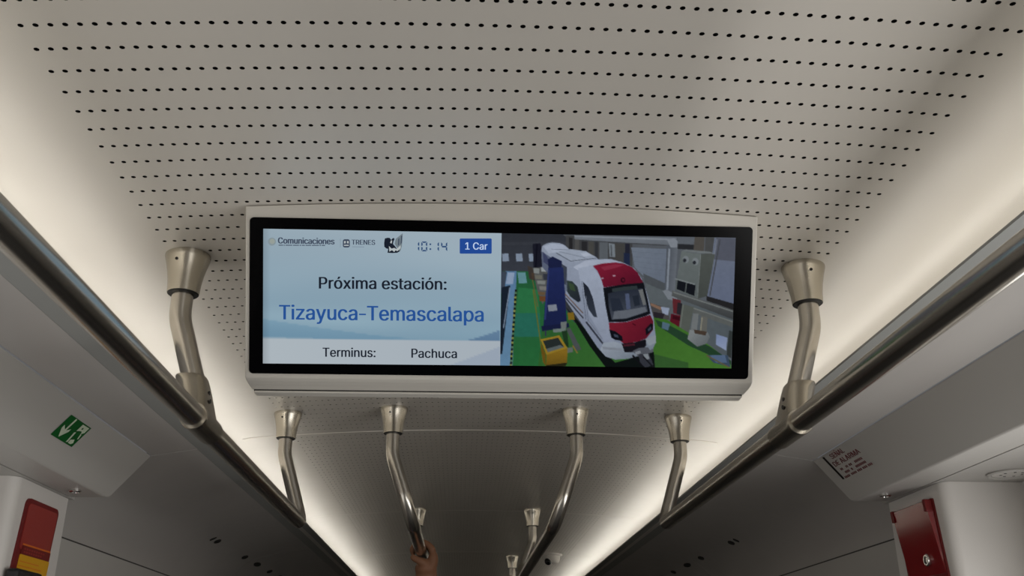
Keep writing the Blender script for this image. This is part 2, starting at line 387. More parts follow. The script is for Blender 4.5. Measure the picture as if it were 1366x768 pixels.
# glyph outlines used for the lettering: char, advance, then closed contours in 1/1000 em
GLYPH_DATA = (
' 188|-300;262,232,262,182,38,182,38,232|1453;76,0,76,55,391,55,391,0;276,509,276,0,212,0,212,448,209,448,86,358,86,427,198,509|:188;95,-4,83,-3,73,1,63,9,55,18,51,29,50,41,51,53,55,64,63,73,73,81,83,85,95,87,107,85,118,81,128,73,135,64,140,53,141,41,140,29,135,18,128,9,118,1,107,-3;95,271,83,272,73,277,63,284,55,294,51,304,50,316,51,328,55,339,63,349,73,356,83,360,95,362,107,360,118,356,128,349,135,339,140,328,141,316,140,304,135,294,128,284,118,277,107,272|A480;16,0,201,509,276,509,463,0,395,0,287,302,280,323,272,346,264,372,255,402,244,438,232,478,245,478,233,437,222,402,213,371,204,345,197,322,191,302,85,0;110,142,110,199,370,199,370,142|C510;267,-7,225,-3,186,7,150,25,119,49,92,79,70,115,53,157,44,203,40,254,44,305,53,352,70,393,92,429,119,459,150,484,186,501,225,512,267,516,293,514,317,511,340,504,362,496,383,485,402,471,419,456,435,438,448,418,459,397,467,373,473,348,408,348,404,365,397,380,389,395,380,407,369,418,357,428,344,437,330,444,315,449,300,453,284,455,267,456,237,453,209,445,184,432,161,414,141,391,125,364,113,332,106,295,103,254,106,213,113,177,125,145,141,117,161,94,184,76,210,63,237,56,267,53,284,54,300,56,315,60,330,65,344,72,357,81,369,90,380,102,389,114,397,128,404,144,408,160,473,160,467,135,459,112,448,91,435,71,420,53,402,38,383,24,363,13,341,5,317,-2,293,-6|D502;219,0,96,0,96,57,215,57,254,60,288,68,318,81,343,99,363,122,379,149,390,181,397,216,399,255,397,294,390,329,379,361,364,388,344,410,320,428,291,441,258,449,221,452,93,452,93,509,225,509,273,505,315,495,353,478,385,455,412,426,433,391,449,351,458,306,462,255,458,205,449,159,433,119,411,83,384,54,351,31,312,14,268,3;125,509,125,0,60,0,60,509|E419;60,0,60,509,372,509,372,452,125,452,125,286,355,286,355,229,125,229,125,57,375,57,375,0|L393;60,0,60,509,125,509,125,57,361,57,361,0|M628;60,0,60,509,152,509,277,187,280,179,284,170,287,159,291,147,295,135,299,123,303,110,307,97,311,84,315,71,319,60,322,49,307,49,311,59,314,71,318,83,322,95,326,108,330,121,334,134,338,146,342,158,346,169,349,179,352,187,476,509,568,509,568,0,504,0,504,291,504,302,504,314,504,327,505,340,505,354,505,369,506,413,506,428,507,443,507,457,513,457,508,441,503,425,498,409,492,393,487,378,482,363,477,348,472,335,467,322,463,310,459,300,456,291,342,0,286,0,170,291,167,300,163,310,159,321,155,333,150,347,145,361,140,376,134,392,129,408,124,424,118,441,112,457,119,457,119,444,120,430,120,416,120,401,121,386,121,372,122,328,122,315,122,302,122,291,122,0|N523;60,0,60,509,136,509,343,183,349,174,355,163,363,151,371,137,379,122,388,107,396,90,405,73,414,55,405,54,403,72,402,90,401,108,400,126,399,142,399,157,399,171,399,184,399,195,399,509,463,509,463,0,387,0,202,290,194,303,186,317,177,331,168,346,159,363,148,381,136,402,123,425,108,452,119,454,120,429,121,406,122,384,123,363,124,345,124,328,125,313,125,301,125,291,125,0|P445;60,0,60,509,235,509,272,506,305,499,332,487,356,471,375,452,390,430,400,404,407,377,409,348,407,318,400,291,390,265,375,243,356,223,332,207,305,195,272,188,235,186,126,186,126,242,'
'233,242,257,244,279,248,297,256,312,266,324,279,333,294,339,310,343,328,344,348,343,367,339,385,333,402,324,416,312,428,297,439,279,446,257,451,232,452,125,452,125,0|R449;60,0,60,509,236,509,273,506,305,500,333,489,356,473,376,455,390,433,401,408,407,381,409,352,407,323,401,296,390,271,376,250,356,232,333,217,305,206,273,200,236,198,126,198,126,255,234,255,258,256,280,260,298,267,313,276,325,287,334,300,340,316,344,333,345,352,344,371,340,389,334,405,325,419,313,430,298,440,279,446,258,451,233,452,125,452,125,0;353,0,230,229,303,229,428,0|S447;224,-9,188,-7,156,-1,128,9,102,23,81,40,64,60,51,83,42,109,38,137,104,137,108,118,114,102,123,88,136,76,150,66,166,59,185,53,204,50,224,49,246,50,267,54,286,60,303,69,317,79,329,92,338,106,344,122,346,139,344,154,340,168,332,179,322,189,310,197,296,205,280,211,263,217,245,222,184,239,145,253,112,269,86,289,67,313,56,341,52,372,54,400,62,425,75,448,92,468,113,484,138,498,165,508,195,514,227,516,259,514,289,508,316,498,340,484,360,468,377,449,390,427,398,403,401,378,337,378,332,402,320,421,302,437,280,449,254,456,225,459,204,457,185,454,167,448,152,440,139,430,129,418,121,405,117,391,115,376,117,359,122,345,131,334,142,324,155,315,169,308,184,302,198,297,212,293,264,279,279,275,295,270,312,264,328,256,344,248,359,238,372,226,384,213,395,198,402,180,407,161,408,139,406,112,399,87,386,64,370,43,349,25,323,11,294,0,261,-7|T449;32,452,32,509,417,509,417,452,257,452,257,0,193,0,193,452|a389;160,-9,137,-7,115,-3,94,5,76,15,60,29,48,45,38,63,32,84,30,108,32,128,36,146,43,161,53,174,64,184,78,193,92,200,108,206,125,211,143,214,161,217,178,220,200,223,218,225,234,227,247,229,257,231,265,235,271,240,274,246,276,255,276,257,275,272,272,285,267,297,260,307,251,315,240,322,227,327,212,330,196,331,178,330,163,327,149,322,137,316,127,309,118,301,110,292,104,283,100,274,41,291,51,313,64,331,79,346,95,358,114,368,133,375,153,380,173,383,194,384,208,384,223,382,239,379,255,375,271,369,286,360,300,350,312,336,322,320,330,301,335,278,337,251,337,0,277,0,277,52,272,52,267,43,260,34,252,25,242,16,229,8,215,1,199,-4,181,-7;170,45,192,47,211,51,228,59,242,68,254,80,263,93,270,108,274,122,276,138,276,190,272,187,267,184,259,182,251,180,241,178,231,176,221,174,210,173,200,171,191,170,182,169,175,168,161,166,147,163,134,159,122,153,112,147,103,139,97,130,93,118,92,105,93,93,96,82,102,72,109,64,119,57,130,52,142,48,156,46|c396;207,-8,174,-5,144,3,117,16,93,35,72,58,56,85,44,116,37,150,34,187,37,225,44,260,56,291,72,318,93,341,117,360,144,374,174,382,207,384,226,384,243,381,260,377,276,371,291,364,305,356,318,346,330,335,340,322,349,308,356,293,362,277,303,262,300,272,295,281,290,289,284,297,278,304,270,311,261,316,252,321,242,325,231,328,220,329,207,330,184,328,163,321,145,310,130,296,118,278,108,258,102,236,98,212,96,187,98,163,102,139,108,117,118,97,130,80,145,66,163,55,184,49,207,46,220,47,232,49,243,52,253,55,262,60,271,66,279,73,285,80,292,89,297,98,301,107,304,117,363,102,357,86,350,70,341,56,331,43,319,32,306,21,292,12,277,5,261,'
'-1,244,-5,226,-7|e404;212,-8,177,-5,145,3,117,16,92,35,72,58,56,85,44,116,37,150,34,187,36,224,44,258,55,290,71,317,91,340,115,359,142,373,172,382,205,384,226,383,246,380,266,374,285,366,303,355,319,341,334,324,347,305,357,282,365,256,370,227,371,194,371,169,75,169,75,221,338,221,310,202,308,226,304,248,298,269,288,286,277,301,263,314,246,323,227,328,205,330,183,328,164,323,146,313,131,301,119,286,109,270,102,251,97,231,96,211,96,178,98,151,102,127,110,106,121,88,135,73,151,61,169,53,190,48,212,46,227,47,241,49,254,53,265,58,276,65,285,73,294,82,300,93,306,105,365,91,358,72,348,55,335,39,320,26,302,14,283,4,261,-3,237,-7|h410;114,227,114,0,53,0,53,509,114,509,114,287,102,287,116,319,132,344,152,362,175,374,200,382,227,384,252,383,275,377,295,369,313,356,328,340,341,321,350,298,355,271,357,240,357,0,296,0,296,235,293,263,286,286,273,304,256,318,235,326,210,329,192,328,176,324,161,317,147,308,136,297,126,283,119,266,115,248|i167;53,0,53,379,114,379,114,0;84,443,73,444,63,448,54,455,47,463,43,472,41,483,43,494,47,504,54,512,63,518,73,522,84,524,95,522,105,518,114,512,121,504,125,494,126,483,125,472,121,463,114,455,105,448,95,444|l189;139,-2,112,0,91,8,74,20,62,37,55,59,53,84,53,509,114,509,114,99,114,83,117,71,120,62,126,57,135,53,146,52,152,52,157,52,160,53,164,53,167,54,170,54,181,3,175,1,169,0,162,-1,154,-2,147,-2|m610;53,0,53,379,112,379,112,295,108,295,114,314,122,331,132,346,144,358,158,368,172,376,187,382,203,385,219,386,245,383,268,375,287,361,303,342,314,320,321,295,312,295,318,312,326,329,337,343,350,356,364,366,381,375,398,381,417,385,437,386,458,385,478,380,497,372,514,361,529,346,541,328,550,307,555,283,557,255,557,0,496,0,496,254,493,279,485,298,473,313,456,323,438,329,419,330,402,329,387,326,374,320,363,312,353,302,345,290,340,277,336,263,335,247,335,0,274,0,274,260,272,280,265,297,253,311,238,322,220,328,199,330,185,329,171,326,158,320,145,312,135,302,126,289,119,274,115,257,114,238,114,0|n410;114,227,114,0,53,0,53,379,112,379,112,287,102,287,116,319,132,344,152,362,175,374,200,382,227,384,252,383,275,377,295,369,313,356,328,340,341,321,350,298,355,271,357,240,357,0,296,0,296,235,293,263,286,286,273,304,256,318,235,326,210,329,192,328,176,324,161,317,147,308,136,297,126,283,119,266,115,248|o415;207,-8,174,-5,144,3,117,16,93,35,72,58,56,85,44,116,37,150,34,187,37,225,44,260,56,291,72,318,93,341,117,360,144,374,174,382,207,384,241,382,271,374,299,360,323,341,343,318,359,291,371,260,379,225,381,187,379,150,371,116,359,85,343,58,323,35,299,16,271,3,241,-5;207,46,231,49,252,55,270,66,285,80,298,97,307,117,314,139,318,163,319,187,318,212,314,236,307,258,298,278,285,296,270,310,252,321,231,328,207,330,184,328,163,321,145,310,130,296,118,278,108,258,102,236,98,212,96,187,98,163,102,139,108,117,118,97,130,80,145,66,163,55,184,49|p424;53,-143,53,379,112,379,112,319,118,319,123,327,130,336,137,346,147,355,158,364,171,373,188,379,207,383,229,384,259,382,287,374,313,361,335,342,354,320,370,293,381,261,388,227,390,189,388,151,381,116,370,84,355,57'
',336,34,313,16,288,3,260,-6,229,-8,208,-7,189,-3,173,4,159,12,147,21,138,31,130,41,124,50,118,59,114,59,114,-143;220,47,242,49,262,55,279,66,294,80,306,97,316,117,323,139,327,163,328,189,327,215,323,239,316,261,307,281,295,298,280,311,262,322,243,328,220,330,198,328,178,322,161,312,147,299,134,282,125,263,118,241,114,216,113,189,114,162,118,138,125,115,135,95,147,78,162,65,179,55,198,49|r259;53,0,53,379,112,379,112,321,115,321,124,339,137,354,152,367,171,377,191,383,213,385,218,385,223,385,229,384,243,384,243,322,241,323,236,324,230,324,223,325,215,326,207,326,190,324,174,321,159,315,146,306,135,296,126,284,119,269,115,254,114,237,114,0|s365;182,-8,157,-7,133,-3,112,3,93,12,76,24,62,38,50,54,41,73,36,94,94,107,101,87,111,72,124,60,141,52,160,47,181,45,206,47,227,53,244,62,258,74,265,88,268,103,266,115,262,126,254,136,243,144,229,150,212,155,149,170,118,180,92,192,72,208,58,227,50,249,47,274,49,295,55,314,65,332,79,347,95,360,115,370,137,378,161,383,187,384,212,383,234,379,254,372,271,363,286,352,299,339,309,324,318,308,324,290,268,277,262,291,254,304,243,316,228,325,210,331,187,333,166,331,147,326,131,317,119,305,111,292,109,277,110,264,115,253,124,243,136,235,152,229,172,223,229,209,261,200,287,187,306,171,320,153,328,131,331,107,329,85,323,65,312,47,298,31,281,18,260,6,236,-2,210,-7|t227;204,379,204,327,6,327,6,379;65,471,126,471,126,98,127,83,130,70,136,61,144,55,156,51,170,50,175,50,180,50,185,51,191,52,197,53,202,54,213,2,207,0,200,-2,192,-3,184,-3,176,-4,168,-4,138,-1,113,7,92,21,77,41,68,64,65,93|u410;182,-5,158,-3,135,2,115,11,97,23,82,39,69,59,60,82,54,109,53,139,53,379,114,379,114,144,116,117,124,94,137,75,154,61,175,53,200,50,218,51,234,55,249,62,263,71,274,83,283,97,290,113,295,132,296,153,296,379,357,379,357,0,298,0,298,92,307,92,294,60,277,35,257,17,234,5,209,-3|x379;21,0,171,218,171,171,29,379,100,379,147,306,159,287,170,270,179,253,188,237,198,221,207,206,175,206,185,221,194,237,202,253,211,270,222,287,233,306,282,379,352,379,209,169,209,214,358,0,287,0,231,85,219,103,209,120,200,136,191,152,182,167,173,182,205,182,195,167,187,152,178,136,170,120,160,103,148,85,91,0|y389;47,-139,61,-86,71,-87,83,-89,94,-90,104,-89,113,-86,122,-81,130,-74,138,-64,145,-51,151,-36,163,-1,17,379,84,379,165,155,173,132,180,109,187,87,193,64,199,42,206,21,184,21,190,42,196,64,202,87,209,110,216,132,224,155,305,379,371,379,204,-58,196,-77,187,-93,177,-107,165,-119,153,-128,139,-136,125,-141,109,-144,91,-145,82,-145,73,-144,65,-143,57,-142,52,-140|z380;42,0,42,46,254,320,254,323,48,323,48,379,333,379,333,331,126,60,126,56,339,56,339,0|Ñ523;60,0,60,509,136,509,343,183,349,174,355,163,363,151,371,137,379,122,388,107,396,90,405,73,414,55,405,54,403,72,402,90,401,108,400,126,399,142,399,157,399,171,399,184,399,195,399,509,463,509,463,0,387,0,202,290,194,303,186,317,177,331,168,346,159,363,148,381,136,402,123,425,108,452,119,454,120,429,121,406,122,384,123,363,124,345,124,328,125,313,125,301,125,291,125,0;307,576,298,576,290,578,282,580,274,583,266,586,259,590'
',252,593,245,597,239,600,233,602,228,603,224,604,218,603,214,600,210,595,208,590,206,583,206,577,163,577,165,596,170,613,177,628,188,639,201,645,218,648,226,647,235,646,242,643,250,640,257,637,264,633,270,630,276,626,283,623,288,621,294,619,300,619,305,620,310,622,313,625,316,631,318,638,319,646,361,646,359,626,354,609,346,595,335,584,322,578|ó415;207,-8,174,-5,144,3,117,16,93,35,72,58,56,85,44,116,37,150,34,187,37,225,44,260,56,291,72,318,93,341,117,360,144,374,174,382,207,384,241,382,271,374,299,360,323,341,343,318,359,291,371,260,379,225,381,187,379,150,371,116,359,85,343,58,323,35,299,16,271,3,241,-5;207,46,231,49,252,55,270,66,285,80,298,97,307,117,314,139,318,163,319,187,318,212,314,236,307,258,298,278,285,296,270,310,252,321,231,328,207,330,184,328,163,321,145,310,130,296,118,278,108,258,102,236,98,212,96,187,98,163,102,139,108,117,118,97,130,80,145,66,163,55,184,49;181,429,228,529,297,529,231,429')

# ------------------------------------------------------------------ grab rails
def post_top(x, y):
    return zceil(x)

def flange(x, y, parent):
    z = zceil(x)
    c = lathe('flange_cap', [(0.047, 0.001), (0.047, -0.006), (0.0455, -0.012), (0.0415, -0.026), (0.0375, -0.044), (0.0345, -0.064), (0.0330, -0.084), (0.0325, -0.088), (0.0285, -0.0885), (0.0285, -0.080)],
              (x, y, z), M_cast, parent)
    lathe('rubber_ring', [(0.0315, 0.0), (0.032, -0.002), (0.030, -0.0035), (0.022, -0.0035)], (x, y, z-0.0865), M_dark, c)
    a = Vector((-0.25 if x < 0 else 0.02, -1, 0)).normalized()
    lathe('set_screw', [(0.0032, 0), (0.0032, 0.003), (0.0, 0.003)], Vector((x, y, z-0.024))+a*0.0405, M_dark, c, 10, axis=a)
    return c

def clamp(x, y, zr, p_axis, rr, parent):
    """T clamp: collar round the rail and a saddle that swallows the foot of the post"""
    lo, hi = y-0.062, y+0.075
    col_ = lathe('rail_collar', [(rr-0.001, 0), (rr+0.0035, 0.0), (rr+0.0042, 0.002), (rr+0.0042, 0.012), (rr+0.0036, 0.014), (rr+0.0036, hi-lo-0.004), (rr+0.002, hi-lo), (rr-0.001, hi-lo)],
                 (x, lo, zr), M_cast, parent, 32, axis=(0, 1, 0))
    ax = Vector(p_axis).normalized(); V = []; Fc = []; seg = 28
    base = Vector((x, y, zr))
    rows = [(0.006, 0.027, 0.060), (0.02, 0.0285, 0.058), (0.04, 0.030, 0.050), (0.065, 0.0315, 0.041), (0.085, 0.0315, 0.0365), (0.097, 0.031, 0.0345), (0.101, 0.029, 0.032), (0.102, 0.022, 0.0225)]
    for h, a, b in rows:
        for k in range(seg):
            t = 2*pi*k/seg; e = 0.75
            cx = math.copysign(abs(cos(t))**e, cos(t)); cy = math.copysign(abs(sin(t))**e, sin(t))
            V.append(base+ax*h+Vector((a*cx, b*cy, 0)))
    n = len(rows)
    for i in range(n-1):
        Fc += [(i*seg+k, i*seg+(k+1) % seg, (i+1)*seg+(k+1) % seg, (i+1)*seg+k) for k in range(seg)]
    Fc += [tuple(range(seg))[::-1], tuple(range((n-1)*seg, n*seg))]
    sd = mesh('clamp_saddle', V, Fc, M_cast, parent, smooth=0.6)
    sx = -1 if x > 0 else 1
    for h, dy in ((0.062, -0.012), (0.042, -0.02)):
        q = base+ax*h+Vector((sx*0.0300, dy, 0))
        lathe('clamp_screw', [(0.0045, 0), (0.0045, 0.002), (0.0, 0.002)], q, M_dark, sd, 10, axis=(sx, 0, 0))

ZR, RR, RP = 1.977, 0.0225, 0.0222
def grab_rail(label, s, xc, xr, ys, bend_r, elbow_r, zb=2.203, cut_first=True):
    t = thing('grab_rail', label, 'handrail', (s*xc, ys[0], zceil(xc)), 'overhead grab rails')
    y0, y1 = ys[0], ys[-1]
    P = [(s*xc, y0, zceil(xc)-0.02), (s*xc, y0, zb), (s*xr, y0, ZR), (s*xr, y1, ZR), (s*xc, y1, zb), (s*xc, y1, zceil(xc)-0.02)]
    tube('rail_tube', fillet(P, [bend_r, elbow_r, elbow_r, bend_r], 10), RR, M_steel, t, 32)
    flange(s*xc, y0, t); flange(s*xc, y1, t)
    for y in ys[1:-1]:
        Q = [(s*xc, y, zceil(xc)-0.02), (s*xc, y, zb), (s*xr, y, ZR+0.012)]
        tube('support_post', fillet(Q, bend_r, 10), RP, M_steel, t, 28)
        flange(s*xc, y, t)
        clamp(s*xr, y, ZR, (s*(xc-xr), 0, zb-ZR), RR, t)
    return t
grab_rail('brushed steel overhead grab rail along the left edge, beside the green exit sign', -1, 0.672, 0.600, [-0.70, 0.583, 1.866, 3.15], 0.12, 0.045)
grab_rail('brushed steel overhead grab rail along the right edge, beside the red alarm notice', 1, 0.672, 0.600, [-0.70, 0.583, 1.866, 3.15], 0.12, 0.045)
grab_rail('brushed steel grab rail left of centre, held by a hand', -1, 0.312, 0.235, [3.14, 5.19, 7.25, 9.31], 0.14, 0.13)
grab_rail('brushed steel grab rail right of centre, bare, in front of the dome camera', 1, 0.312, 0.235, [3.14, 5.19, 7.25, 9.31], 0.14, 0.13)

# ------------------------------------------------------------------ information display
disp = thing('information_display', 'wide double-picture information screen in a pale casing hung across the ceiling', 'display', (0, 1.70, 2.36))
P0 = Vector((0, 1.652, 2.333)); DV = Vector((0, 0.43209245, -0.90182932)); DN = Vector((0, -0.90182932, -0.43209245))
def on_screen(x, v, h=0.0): return P0 + Vector((x, 0, 0)) + DV*v + DN*h
HX, VB = 0.505, 0.3135
nT = 24
def loop(kind, half, yb, zb, yt):
    pts = []
    if kind == 'front':
        pts += [on_screen(-HX, VB), on_screen(HX, VB)]
        for i in range(nT+1):
            x = HX-2*HX*i/nT
            v = (2.333-(zceil(x)-0.0015))/0.90182932
            pts.append(on_screen(x, v))
    else:
        pts += [Vector((-half, yb, zb)), Vector((half, yb, zb))]
        for i in range(nT+1):
            x = half-2*half*i/nT
            pts.append(Vector((x, yt, zceil(x)-0.0015)))
    return pts
loops = [loop('front', 0, 0, 0, 0),
         loop('b', 0.5045, 1.7975, 2.0465, 1.668), loop('b', 0.5030, 1.812, 2.0435, 1.69),
         loop('b', 0.5000, 1.8370, 2.0400, 1.80), loop('b', 0.4950, 1.8600, 2.0430, 1.87), loop('b', 0.490, 1.90, 2.10, 1.93)]
n = nT+3; V = [p for l in loops for p in l]; Fc = []
for i in range(len(loops)-1):
    Fc += [(i*n+k, i*n+(k+1) % n, (i+1)*n+(k+1) % n, (i+1)*n+k) for k in range(n)]
Fc += [tuple(range(n)), tuple(range((len(loops)-1)*n, len(loops)*n))]
hs = recalc(mesh('casing', V, Fc, M_case, disp)); bevel(hs, 0.0022, 2)

box('gap_shade_strip', (-0.4955, 0.4955, 1.8355, 1.8605, 2.0370, 2.0435), M_dark, disp)  # solid dark strip; the shadow of the gap is put into its colour
box('bottom_cover', (-0.4950, 0.4950, 1.8345, 1.8620, 2.0338, 2.0378), M_case, disp, 0.0012)

def rrect(x0, x1, v0, v1, r, h, seg=5):
    pts = []
    for cx, cv, a0 in ((x1-r, v0+r, -pi/2), (x1-r, v1-r, 0), (x0+r, v1-r, pi/2), (x0+r, v0+r, pi)):
        for i in range(seg+1):
            a = a0+pi/2*i/seg
            pts.append(on_screen(cx+r*cos(a), cv+r*sin(a), h))
    return pts
a = rrect(-0.4968, 0.4950, 0.0, 0.3056, 0.008, 0.0); b = rrect(-0.4966, 0.4948, 0.0002, 0.3054, 0.008, 0.0022); n = len(a)
gl = recalc(mesh('front_glass', a+b, [(i, (i+1) % n, n+(i+1) % n, n+i) for i in range(n)]+[tuple(range(n)), tuple(range(n, 2*n))], M_glass, disp))

# artboard (flat print on the two picture halves): 2D art coordinates -> place on the panel
HM = (0.001424025, 2.6797e-05, -0.967448922, -2.8402e-05, 0.001419666, -0.401297707, -3.763e-05, -3.9175e-05)
def art(px, py, h):
    w = HM[6]*px+HM[7]*py+1
    return on_screen((HM[0]*px+HM[1]*py+HM[2])/w, (HM[3]*px+HM[4]*py+HM[5])/w, h)

def picture(name, quad, nu, nv, fn, h, label):
    """a screen half: a grid whose vertices carry the emitted picture"""
    (ax, ay), (bx, by), (cx, cy), (dx, dy) = quad
    u = np.linspace(0, 1, nu)[None, :].repeat(nv, 0); v = np.linspace(0, 1, nv)[:, None].repeat(nu, 1)
    px = (ax*(1-u)+bx*u)*(1-v)+(dx*(1-u)+cx*u)*v
    py = (ay*(1-u)+by*u)*(1-v)+(dy*(1-u)+cy*u)*v
    acc = np.zeros((nv, nu, 3)); offs = [(-.3, -.12), (.12, -.3), (.3, .12), (-.12, .3)]
    for ox, oy in offs: acc += fn(px+ox, py+oy)
    srgb = np.clip(acc/4/255.0, 0, 1)
    linc = np.where(srgb <= 0.04045, srgb/12.92, ((srgb+0.055)/1.055)**2.4)
    w = HM[6]*px+HM[7]*py+1
    X = (HM[0]*px+HM[1]*py+HM[2])/w; Vv = (HM[3]*px+HM[4]*py+HM[5])/w
    co = np.zeros((nv*nu, 3)); O = P0+DN*h
    co[:, 0] = X.ravel(); co[:, 1] = O.y+DV.y*Vv.ravel(); co[:, 2] = O.z+DV.z*Vv.ravel()
    idx = np.arange(nu*nv).reshape(nv, nu)
    q = np.stack([idx[:-1, :-1], idx[1:, :-1], idx[1:, 1:], idx[:-1, 1:]], -1).reshape(-1, 4)
    me = bpy.data.meshes.new(name)
    me.vertices.add(nu*nv); me.vertices.foreach_set('co', co.ravel())
    me.loops.add(q.size); me.loops.foreach_set('vertex_index', q.ravel().astype(np.int32))
    me.polygons.add(len(q)); me.polygons.foreach_set('loop_start', (np.arange(len(q))*4).astype(np.int32))
    me.update(calc_edges=True)
    at = me.color_attributes.new('picture', 'FLOAT_COLOR', 'POINT')
    at.data.foreach_set('color', np.concatenate([linc.reshape(-1, 3), np.ones((nu*nv, 1))], 1).astype(np.float32).ravel())
    me.materials.append(emit(name+'_light', (1, 1, 1), 1.0, 'picture'))
    o = bpy.data.objects.new(name, me); COL.objects.link(o)
    o.parent = disp; o.matrix_parent_inverse = Matrix.Translation(-disp.location)
    o['label'] = label
    return o

def inside(px, py, poly):
    r = np.zeros(px.shape, bool); n = len(poly)
    for i in range(n):
        x0, y0 = poly[i]; x1, y1 = poly[(i+1) % n]
        if y0 == y1: continue
        c = ((y0 > py) != (y1 > py)) & (px < (x1-x0)*(py-y0)/(y1-y0)+x0)
        r ^= c
    return r

def noise2(px, py, s, seed):
    rs = np.random.RandomState(seed); g = rs.rand(64, 64)
    x = px/s; y = py/s; xi = np.floor(x).astype(int); yi = np.floor(y).astype(int); fx = x-xi; fy = y-yi
    fx = fx*fx*(3-2*fx); fy = fy*fy*(3-2*fy)
    G = lambda i, j: g[j % 64, i % 64]
    return (G(xi, yi)*(1-fx)+G(xi+1, yi)*fx)*(1-fy)+(G(xi, yi+1)*(1-fx)+G(xi+1, yi+1)*fx)*fy

# -- left half: route page
def route_bg(px, py):
    t = (py-305)/182.0; u = (px-351)/317.0
    c = np.stack([148-34*t+8*u*(1-t), 166-20*t+5*u*(1-t), 178-12*t+4*u*(1-t)], -1)
    for (k, a0, amp, ph, wd_, dl) in ((1, 0.62, 0.05, 0.4, 0.10, 12), (2, 0.70, -0.06, 1.2, 0.06, 10), (3, 0.30, 0.10, 2.1, 0.14, 7)):
        cen = a0+amp*np.sin(u*4.2+ph)
        b = np.exp(-((t-cen)/wd_)**2)*(0.4+0.6*np.sin(u*3+ph)**2)
        c += (b*dl*0.7)[..., None]*np.array([1, 1, 0.85])
    edge = 445-26*np.clip(u-0.1, 0, 1)*0+0*u
    # darker ribbons sweeping over the foot of the page
    r1 = inside(px, py, [(351, 425), (420, 436), (500, 447), (560, 452), (351, 452)])
    c[r1] -= np.array([14, 9, 5])
    r2 = inside(px, py, [(667, 440), (640, 449), (615, 456), (667, 456)])
    c[r2] -= np.array([34, 34, 24])
    foot = py > (450+(px-351)*5.0/316)
    ft = np.stack([170-8*u, 180-8*u, 187-6*u], -1)
    c = np.where(foot[..., None], ft, c)
    r3 = inside(px, py, [(667, 462), (600, 487), (667, 488)])
    c[r3 & foot] -= np.array([14, 12, 6])
    edgeb = np.clip((px-351)/10, 0, 1)*0.12+0.88
    return c*edgeb[..., None]
LQ = ((351.6, 305), (669, 311), (667, 487), (351, 484.3))
route = picture('route_page', LQ, 160, 90, route_bg, 0.0026, 'lit pale blue page with route text')

GLYPHS = {}
for item in GLYPH_DATA.split('|'):
    ch = item[0]; parts = item[1:].split(';')
    cs = []
    for p in parts[1:]:
        v = list(map(int, p.split(','))); cs.append(list(zip(v[0::2], v[1::2])))
    tri = []
    if cs:
        flat = [q for c in cs for q in c]
        area = [sum(c[i][0]*c[(i+1) % len(c)][1]-c[(i+1) % len(c)][0]*c[i][1] for i in range(len(c))) for c in cs]
        sg = math.copysign(1, max(area, key=abs)); start = [sum(len(c) for c in cs[:i]) for i in range(len(cs))]
        def within(p, c):
            r = False
            for i in range(len(c)):
                (x0, y0), (x1, y1) = c[i], c[(i+1) % len(c)]
                if (y0 > p[1]) != (y1 > p[1]) and p[0] < (x1-x0)*(p[1]-y0)/(y1-y0)+x0: r = not r
            return r
        for i, c in enumerate(cs):
            if area[i]*sg < 0: continue
            grp = [i]+[j for j in range(len(cs)) if area[j]*sg < 0 and within(cs[j][0], c)]
            ids = [start[j]+k for j in grp for k in range(len(cs[j]))]
            tri += [tuple(ids[k] for k in t) for t in tessellate_polygon([[Vector((x, y, 0)) for x, y in cs[j]] for j in grp])]
        GLYPHS[ch] = (int(parts[0]), flat, tri)
    else: GLYPHS[ch] = (int(parts[0]), [], [])

def text_tris(s, track=0):
    x = 0; V = []; T = []; xmin = None; xmax = 0
    for ch in s:
        adv, pts, tri = GLYPHS[ch]; b = len(V)
        V += [(x+a, y) for a, y in pts]; T += [(i+b, j+b, k+b) for i, j, k in tri]
        if pts:
            if xmin is None: xmin = x+min(p[0] for p in pts)
            xmax = x+max(p[0] for p in pts)
        x += adv+track
    return [(a-xmin, y) for a, y in V], T, xmax-xmin

def put_text(name, s, pL, pR, bL, bR, cap, m, place, parent, bold=0.0, h=0.0032, capunits=509, track=0):
    """pL..pR: art x range, bL/bR: baseline at both ends, cap: cap height in art units"""
    V, T, W = text_tris(s, track); out = []; F2 = []
    shifts = [0.0] if not bold else [-bold, 0.0, bold]
    for q, dx in enumerate(shifts):
        b = len(out)
        for gx, gy in V:
            t = gx/W
            out.append(place(pL+(pR-pL)*t+dx, bL+(bR-bL)*t-gy*cap/capunits, h+q*0.00004))
        F2 += [(i+b, j+b, k+b) for i, j, k in T]
    return mesh(name, out, F2, m, parent)

def flat(name, polys, m, parent, place, h):
    V = []; Fc = []
    for p in polys:
        b = len(V); V += [place(x, y, h) for x, y in p]; Fc.append(tuple(range(b, b+len(p))))
    return mesh(name, V, Fc, m, parent)

def circle(cx, cy, r, n=20): return [(cx+r*cos(2*pi*k/n), cy+r*sin(2*pi*k/n)) for k in range(n)]
E_ink = emit('ink_dark_light', lin((26, 32, 44)))
E_blue = emit('ink_blue_light', lin((38, 80, 146)))
E_grey = emit('ink_grey_light', lin((62, 72, 90)))
E_pale = emit('ink_pale_grey_light', lin((122, 138, 154)))
E_seal = emit('ink_seal_light', lin((132, 146, 152)))
E_seal2 = emit('ink_seal_inner_light', lin((148, 156, 150)))
E_box = emit('ink_box_light', lin((34, 72, 146)))
E_boxtxt = emit('ink_box_text_light', lin((190, 208, 234)))
E_clock = emit('ink_clock_light', lin((48, 76, 116)))
E_flag = emit('ink_flag_light', lin((112, 124, 130)))
E_cream = emit('ink_cream_light', lin((176, 184, 186)))
put_text('next_station_caption', 'Próxima estación:', 426.2, 595.2, 384.6, 386.2, 15.4, E_ink, art, route, 0.55)
